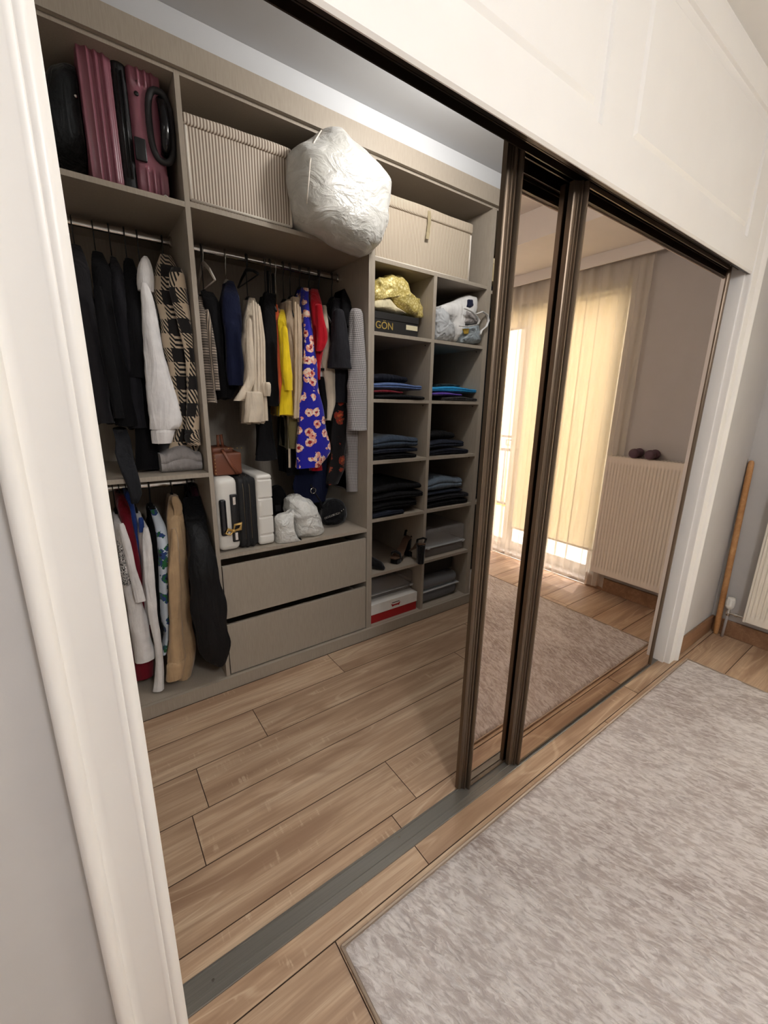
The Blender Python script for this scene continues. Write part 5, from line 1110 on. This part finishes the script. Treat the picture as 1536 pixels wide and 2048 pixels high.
def pump(lab, x, y, yaw):
    r = thing('court_shoe', lab, 'shoe', (x, y, s5+0.0008), 'dark court shoes'); r.rotation_euler = (0, 0, yaw)
    b = MB(); secs = [(-.12, .012, .002, .018), (-.09, .034, .002, .045), (-.04, .038, .004, .060), (.02, .030, .022, .072), (.08, .027, .045, .090), (.115, .020, .052, .098)]
    b.loft([[(w*math.cos(t), yy, z0+(z1-z0)*(0.5+0.5*math.sin(t))) for t in np.linspace(0, 2*PI, 14, endpoint=False)] for yy, w, z0, z1 in secs]); o = b.build('upper', M_SUE, None, smooth=True); o.parent = r
    b = MB(); b.lathe([(.016, 0.0), (.015, .03), (.019, .056)], (0, .092, 0), n=12); o = b.build('heel', M_BLACK, None, smooth=True, auto=50); o.parent = r
pump('black court shoe at the left wall of the shoe cubby, rear one', 1.585, 1.36, 2.7); pump('black court shoe at the left wall of the shoe cubby, front one', 1.56, 1.25, 0.4)

# --- plastic and card boxes
def tub(label, x0, x1, y0, y1, z0, z1, m, lipz, r_=0.03, clips=True):
    t = thing('plastic_box', label, 'box', ((x0+x1)/2, (y0+y1)/2, z0)); b = MB(); b.rbox(x0, x1, y0, y1, z0+0.0008, lipz-0.001, r_*0.7, (4, 4, 4)); b.build('tub', m, t, smooth=True)
    b = MB(); b.rbox(x0-0.003, x1+0.003, y0-0.003, y1+0.003, lipz, z1, r_*0.8, (6, 6, 3), lambda p, n: 0.0015*math.sin(p[0]*60)); b.build('lid', m, t, smooth=True)
    b = MB(); rr = [(x0-.004, y0-.004), (x1+.004, y0-.004), (x1+.004, y1+.004), (x0-.004, y1+.004)]; b.box(x0-.004, x1+.004, y0-.005, y1, lipz-.004, lipz+.003, .001); b.build('rim', M_FILM, t)
    if clips:
        for xx in (x0+0.02, x1-0.02): b = MB(); b.rbox(xx-.012, xx+.012, y0-.010, y0-.0052, lipz-.008, lipz+.009, .003, (2, 2, 2)); b.build('clip', M_FILM, t, smooth=True)
    return t
tb_ = tub('clear plastic box with clips in the right shoe-row cubby', dx(522,1390,1.15)+0.004, dx(832,1350,1.15), 1.15, 1.52, s5, dz(640,1200,1.15)+0.01, M_CLEAR, dz(525,1362,1.15)+0.006)
bx('box_contents', cloth('brown_shoes_inside', rgb(96, 78, 70)), dx(522,1390,1.15)+0.03, dx(832,1350,1.15)-0.03, 1.19, 1.48, s5+0.02, s5+0.07, tb_, c=0.012)
zf_ = 0.0663
rx1 = dx(452,1880,1.14); rzl = 0.124; rzt = 0.192
rs_ = thing('shoebox', 'red shoebox with a white lid at the bottom of the left cubby column', 'shoebox', (1.64, 1.3, zf_))
M_REDC = plain('red_card', rgb(166, 22, 26), 0.5); M_WC = plain('white_card', rgb(232, 228, 222), 0.5)
bx('box_base', M_REDC, LX0+0.004, rx1-0.003, 1.143, 1.44, zf_+0.0006, rzl, rs_, c=0.001); bx('box_lid', M_WC, LX0+0.001, rx1, 1.14, 1.443, rzl+0.0005, rzt, rs_, c=0.001)
lc = at(*ZD(287, 1800), y=1.1395); w_ = 0.036; b = MB(); b.prism([(lc[0]-w_, lc[2]+.011), (lc[0]-w_*.55, lc[2]+.004), (lc[0]+w_*.55, lc[2]+.004), (lc[0]+w_, lc[2]+.011), (lc[0]+w_*.75, lc[2]-.010), (lc[0]+w_*.35, lc[2]-.006), (lc[0]-w_*.35, lc[2]-.006), (lc[0]-w_*.75, lc[2]-.010)], 'y', 1.1386, 1.1398); b.build('red_emblem', M_REDC, rs_)
bx('grey_print', CHA, lc[0]-0.03, lc[0]+0.03, 1.1388, 1.1398, lc[2]+0.015, lc[2]+0.019, rs_)
tub('clear plastic box stacked on the white shoebox lid', LX0+0.008, dx(425,1600,1.20), 1.20, 1.48, rzt+0.001, dz(400,1530,1.20), M_CLEAR, dz(400,1640,1.20))
tub('smoky grey plastic box at the bottom of the right cubby column', QX0+0.006, dx(785,1640,1.16), 1.16, 1.50, zf_, dz(700,1555,1.16), M_SMOKE, dz(640,1665,1.16), 0.05, False)
bt = thing('shoebox', 'black box stacked on the smoky plastic box', 'shoebox', (2.05, 1.35, dz(700,1555,1.16))); z0 = dz(700,1555,1.16)+0.006
bx('box_base', M_BOXK, QX0+0.006, dx(738,1500,1.22), 1.22, 1.5, z0, 0.345, bt, c=0.002); bx('box_lid', M_BOXK, QX0+0.004, dx(738,1500,1.22)+0.002, 1.218, 1.502, 0.3453, 0.372, bt, c=0.002)

# --- white tote and plastic bag
M_TOTE = cloth('white_canvas', rgb(226, 224, 222)); zt_ = CUB[0]
tt_ = thing('tote_bag', 'white canvas tote bag with open mouth and loop handles in the top right cubby', 'bag', (2.1, 1.3, zt_))
puffy(tt_, 'bag_canvas', M_TOTE, [(740,1175),(880,1120),(1010,1072),(1075,1085),(1085,1180),(1060,1260),(985,1190),(940,1290),(925,1400),(920,1505),(870,1508),(848,1400),(830,1320),(735,1250)], ZC, 1.19, 0.05, 0.16, 21, 0.05, 3, 0.05, 0.6, above(zt_, 1.122, QX0+0.004, QX1), 90, 34)
puffy(tt_, 'mouth_lining', cloth('navy_lining', rgb(24, 28, 52)), [(1010,1110),(1045,1115),(1052,1170),(1020,1195),(985,1185)], ZC, 1.145, 0.012, 0.03, 22)
puffy(tt_, 'inner_cloth', GRY, [(960,1215),(1060,1235),(1085,1290),(1075,1345),(1000,1345),(935,1335)], ZC, 1.16, 0.03, 0.06, 23, 0.08, 5, 0.12)
puffy(tt_, 'gift_wrap', plain('silver_blue_wrap', rgb(150, 160, 166), 0.3, grain=0.4, gscale=70, var=0.2), [(930,1375),(1010,1365),(1085,1350),(1105,1420),(1105,1515),(1000,1520),(925,1510)], ZC, 1.16, 0.035, 0.08, 24, 0.06, 6, 0.15, lim=above(zt_, 1.122, None, QX1))
puffy(tt_, 'label', plain('yellow_label', rgb(196, 162, 60), 0.5), [(952,1385),(1015,1382),(1008,1432),(970,1435)], ZC, 1.124, 0.004, 0.006, 25, 0.02)
for pts, nm in ((((975, 1195), (1040, 1225), (1085, 1270), (1110, 1310), (1095, 1345)), 'handle'), (((1085, 1245), (1140, 1225), (1185, 1255), (1197, 1310), (1175, 1365), (1130, 1400), (1118, 1440)), 'handle'), (((930, 1358), (1000, 1362), (1080, 1350)), 'rim_band')):
    b = MB(); b.tube([at(*ZC(*q_), y=1.108) for q_ in pts], 0.0095, 8, flat=0.35); b.build(nm, M_TOTE, tt_, smooth=True)
pl = thing('plastic_bag', 'crinkled clear plastic bag left of the canvas tote', 'bag', (1.99, 1.25, zt_))
puffy(pl, 'bag_film', M_FILM, [(700,1215),(760,1195),(800,1250),(815,1310),(850,1340),(860,1440),(850,1495),(760,1490),(695,1480),(690,1340)], ZC, 1.165, 0.04, 0.09, 26, 0.07, 6, 0.16, lim=above(zt_, None, QX0+0.004))

# --- sliver of the end unit
ex = 2.3605
cbx = thing('archive_box', 'cream card box in the sliver of the end unit beside the mirror door', 'box', (2.5, 1.35, 2.068)); 
ft_ = folded('folded_garment', 'navy garment under the cream card box in the end unit', 'clothes', DKN, ex+0.002, 2.75, 1.17, 1.6, 2.0690, 2.135, 31, 3, G4)
bx('box_base', plain('cream_card', rgb(214, 196, 152), 0.6), ex+0.004, 2.72, 1.165, 1.5, 2.1372, 2.232, cbx, c=0.001); bx('box_lid', plain('pale_card', rgb(226, 210, 172), 0.6), ex+0.002, 2.722, 1.162, 1.503, 2.2325, 2.262, cbx, c=0.001)
folded('folded_garment', 'dark garment low in the sliver of the end unit', 'clothes', BLK, ex+0.002, 2.75, 1.17, 1.6, 0.7448, 0.83, 33, 3, G4)
wbx = thing('storage_box', 'white box standing on the floor panel of the end unit', 'box', (2.5, 1.35, 0.0663))
bx('box_base', M_WC, ex+0.002, 2.72, 1.16, 1.5, 0.0668, 0.18, wbx, c=0.002); bx('box_lid', M_WC, ex+0.001, 2.722, 1.157, 1.503, 0.1805, 0.205, wbx, c=0.002)
folded('folded_garment', 'charcoal garment on the white box of the end unit', 'clothes', CHA, ex+0.002, 2.74, 1.17, 1.5, 0.2058, 0.30, 35, 3, G4)
bc = thing('coat', 'added black coat shape that darkens the sliver beside the rear mirror door', 'coat', (2.42, 1.42, 1.95))  # made-up black shape, added so the end unit's sliver looks dark
b = MB(); b.rbox(2.362, 2.44, 1.150, 1.62, 0.86, 1.99, 0.03, (6, 10, 24), lambda p, n: 0.008*noise.noise(Vector((p[0]*9, p[1]*14, p[2]*3)))); b.build('dark_filler_body', BLK, bc, smooth=True)
sp_ = at(541, 230, y=1.35); b = MB(); b.box(sp_[0]-0.028, sp_[0]+0.028, 1.33, 1.36, 2.4915, 2.4922); b.build('sticker_or_light_patch', plain('beige_light_patch', rgb(196, 178, 150), 0.6), U2)  # patch of reflected light on the top panel, put in as a beige plate
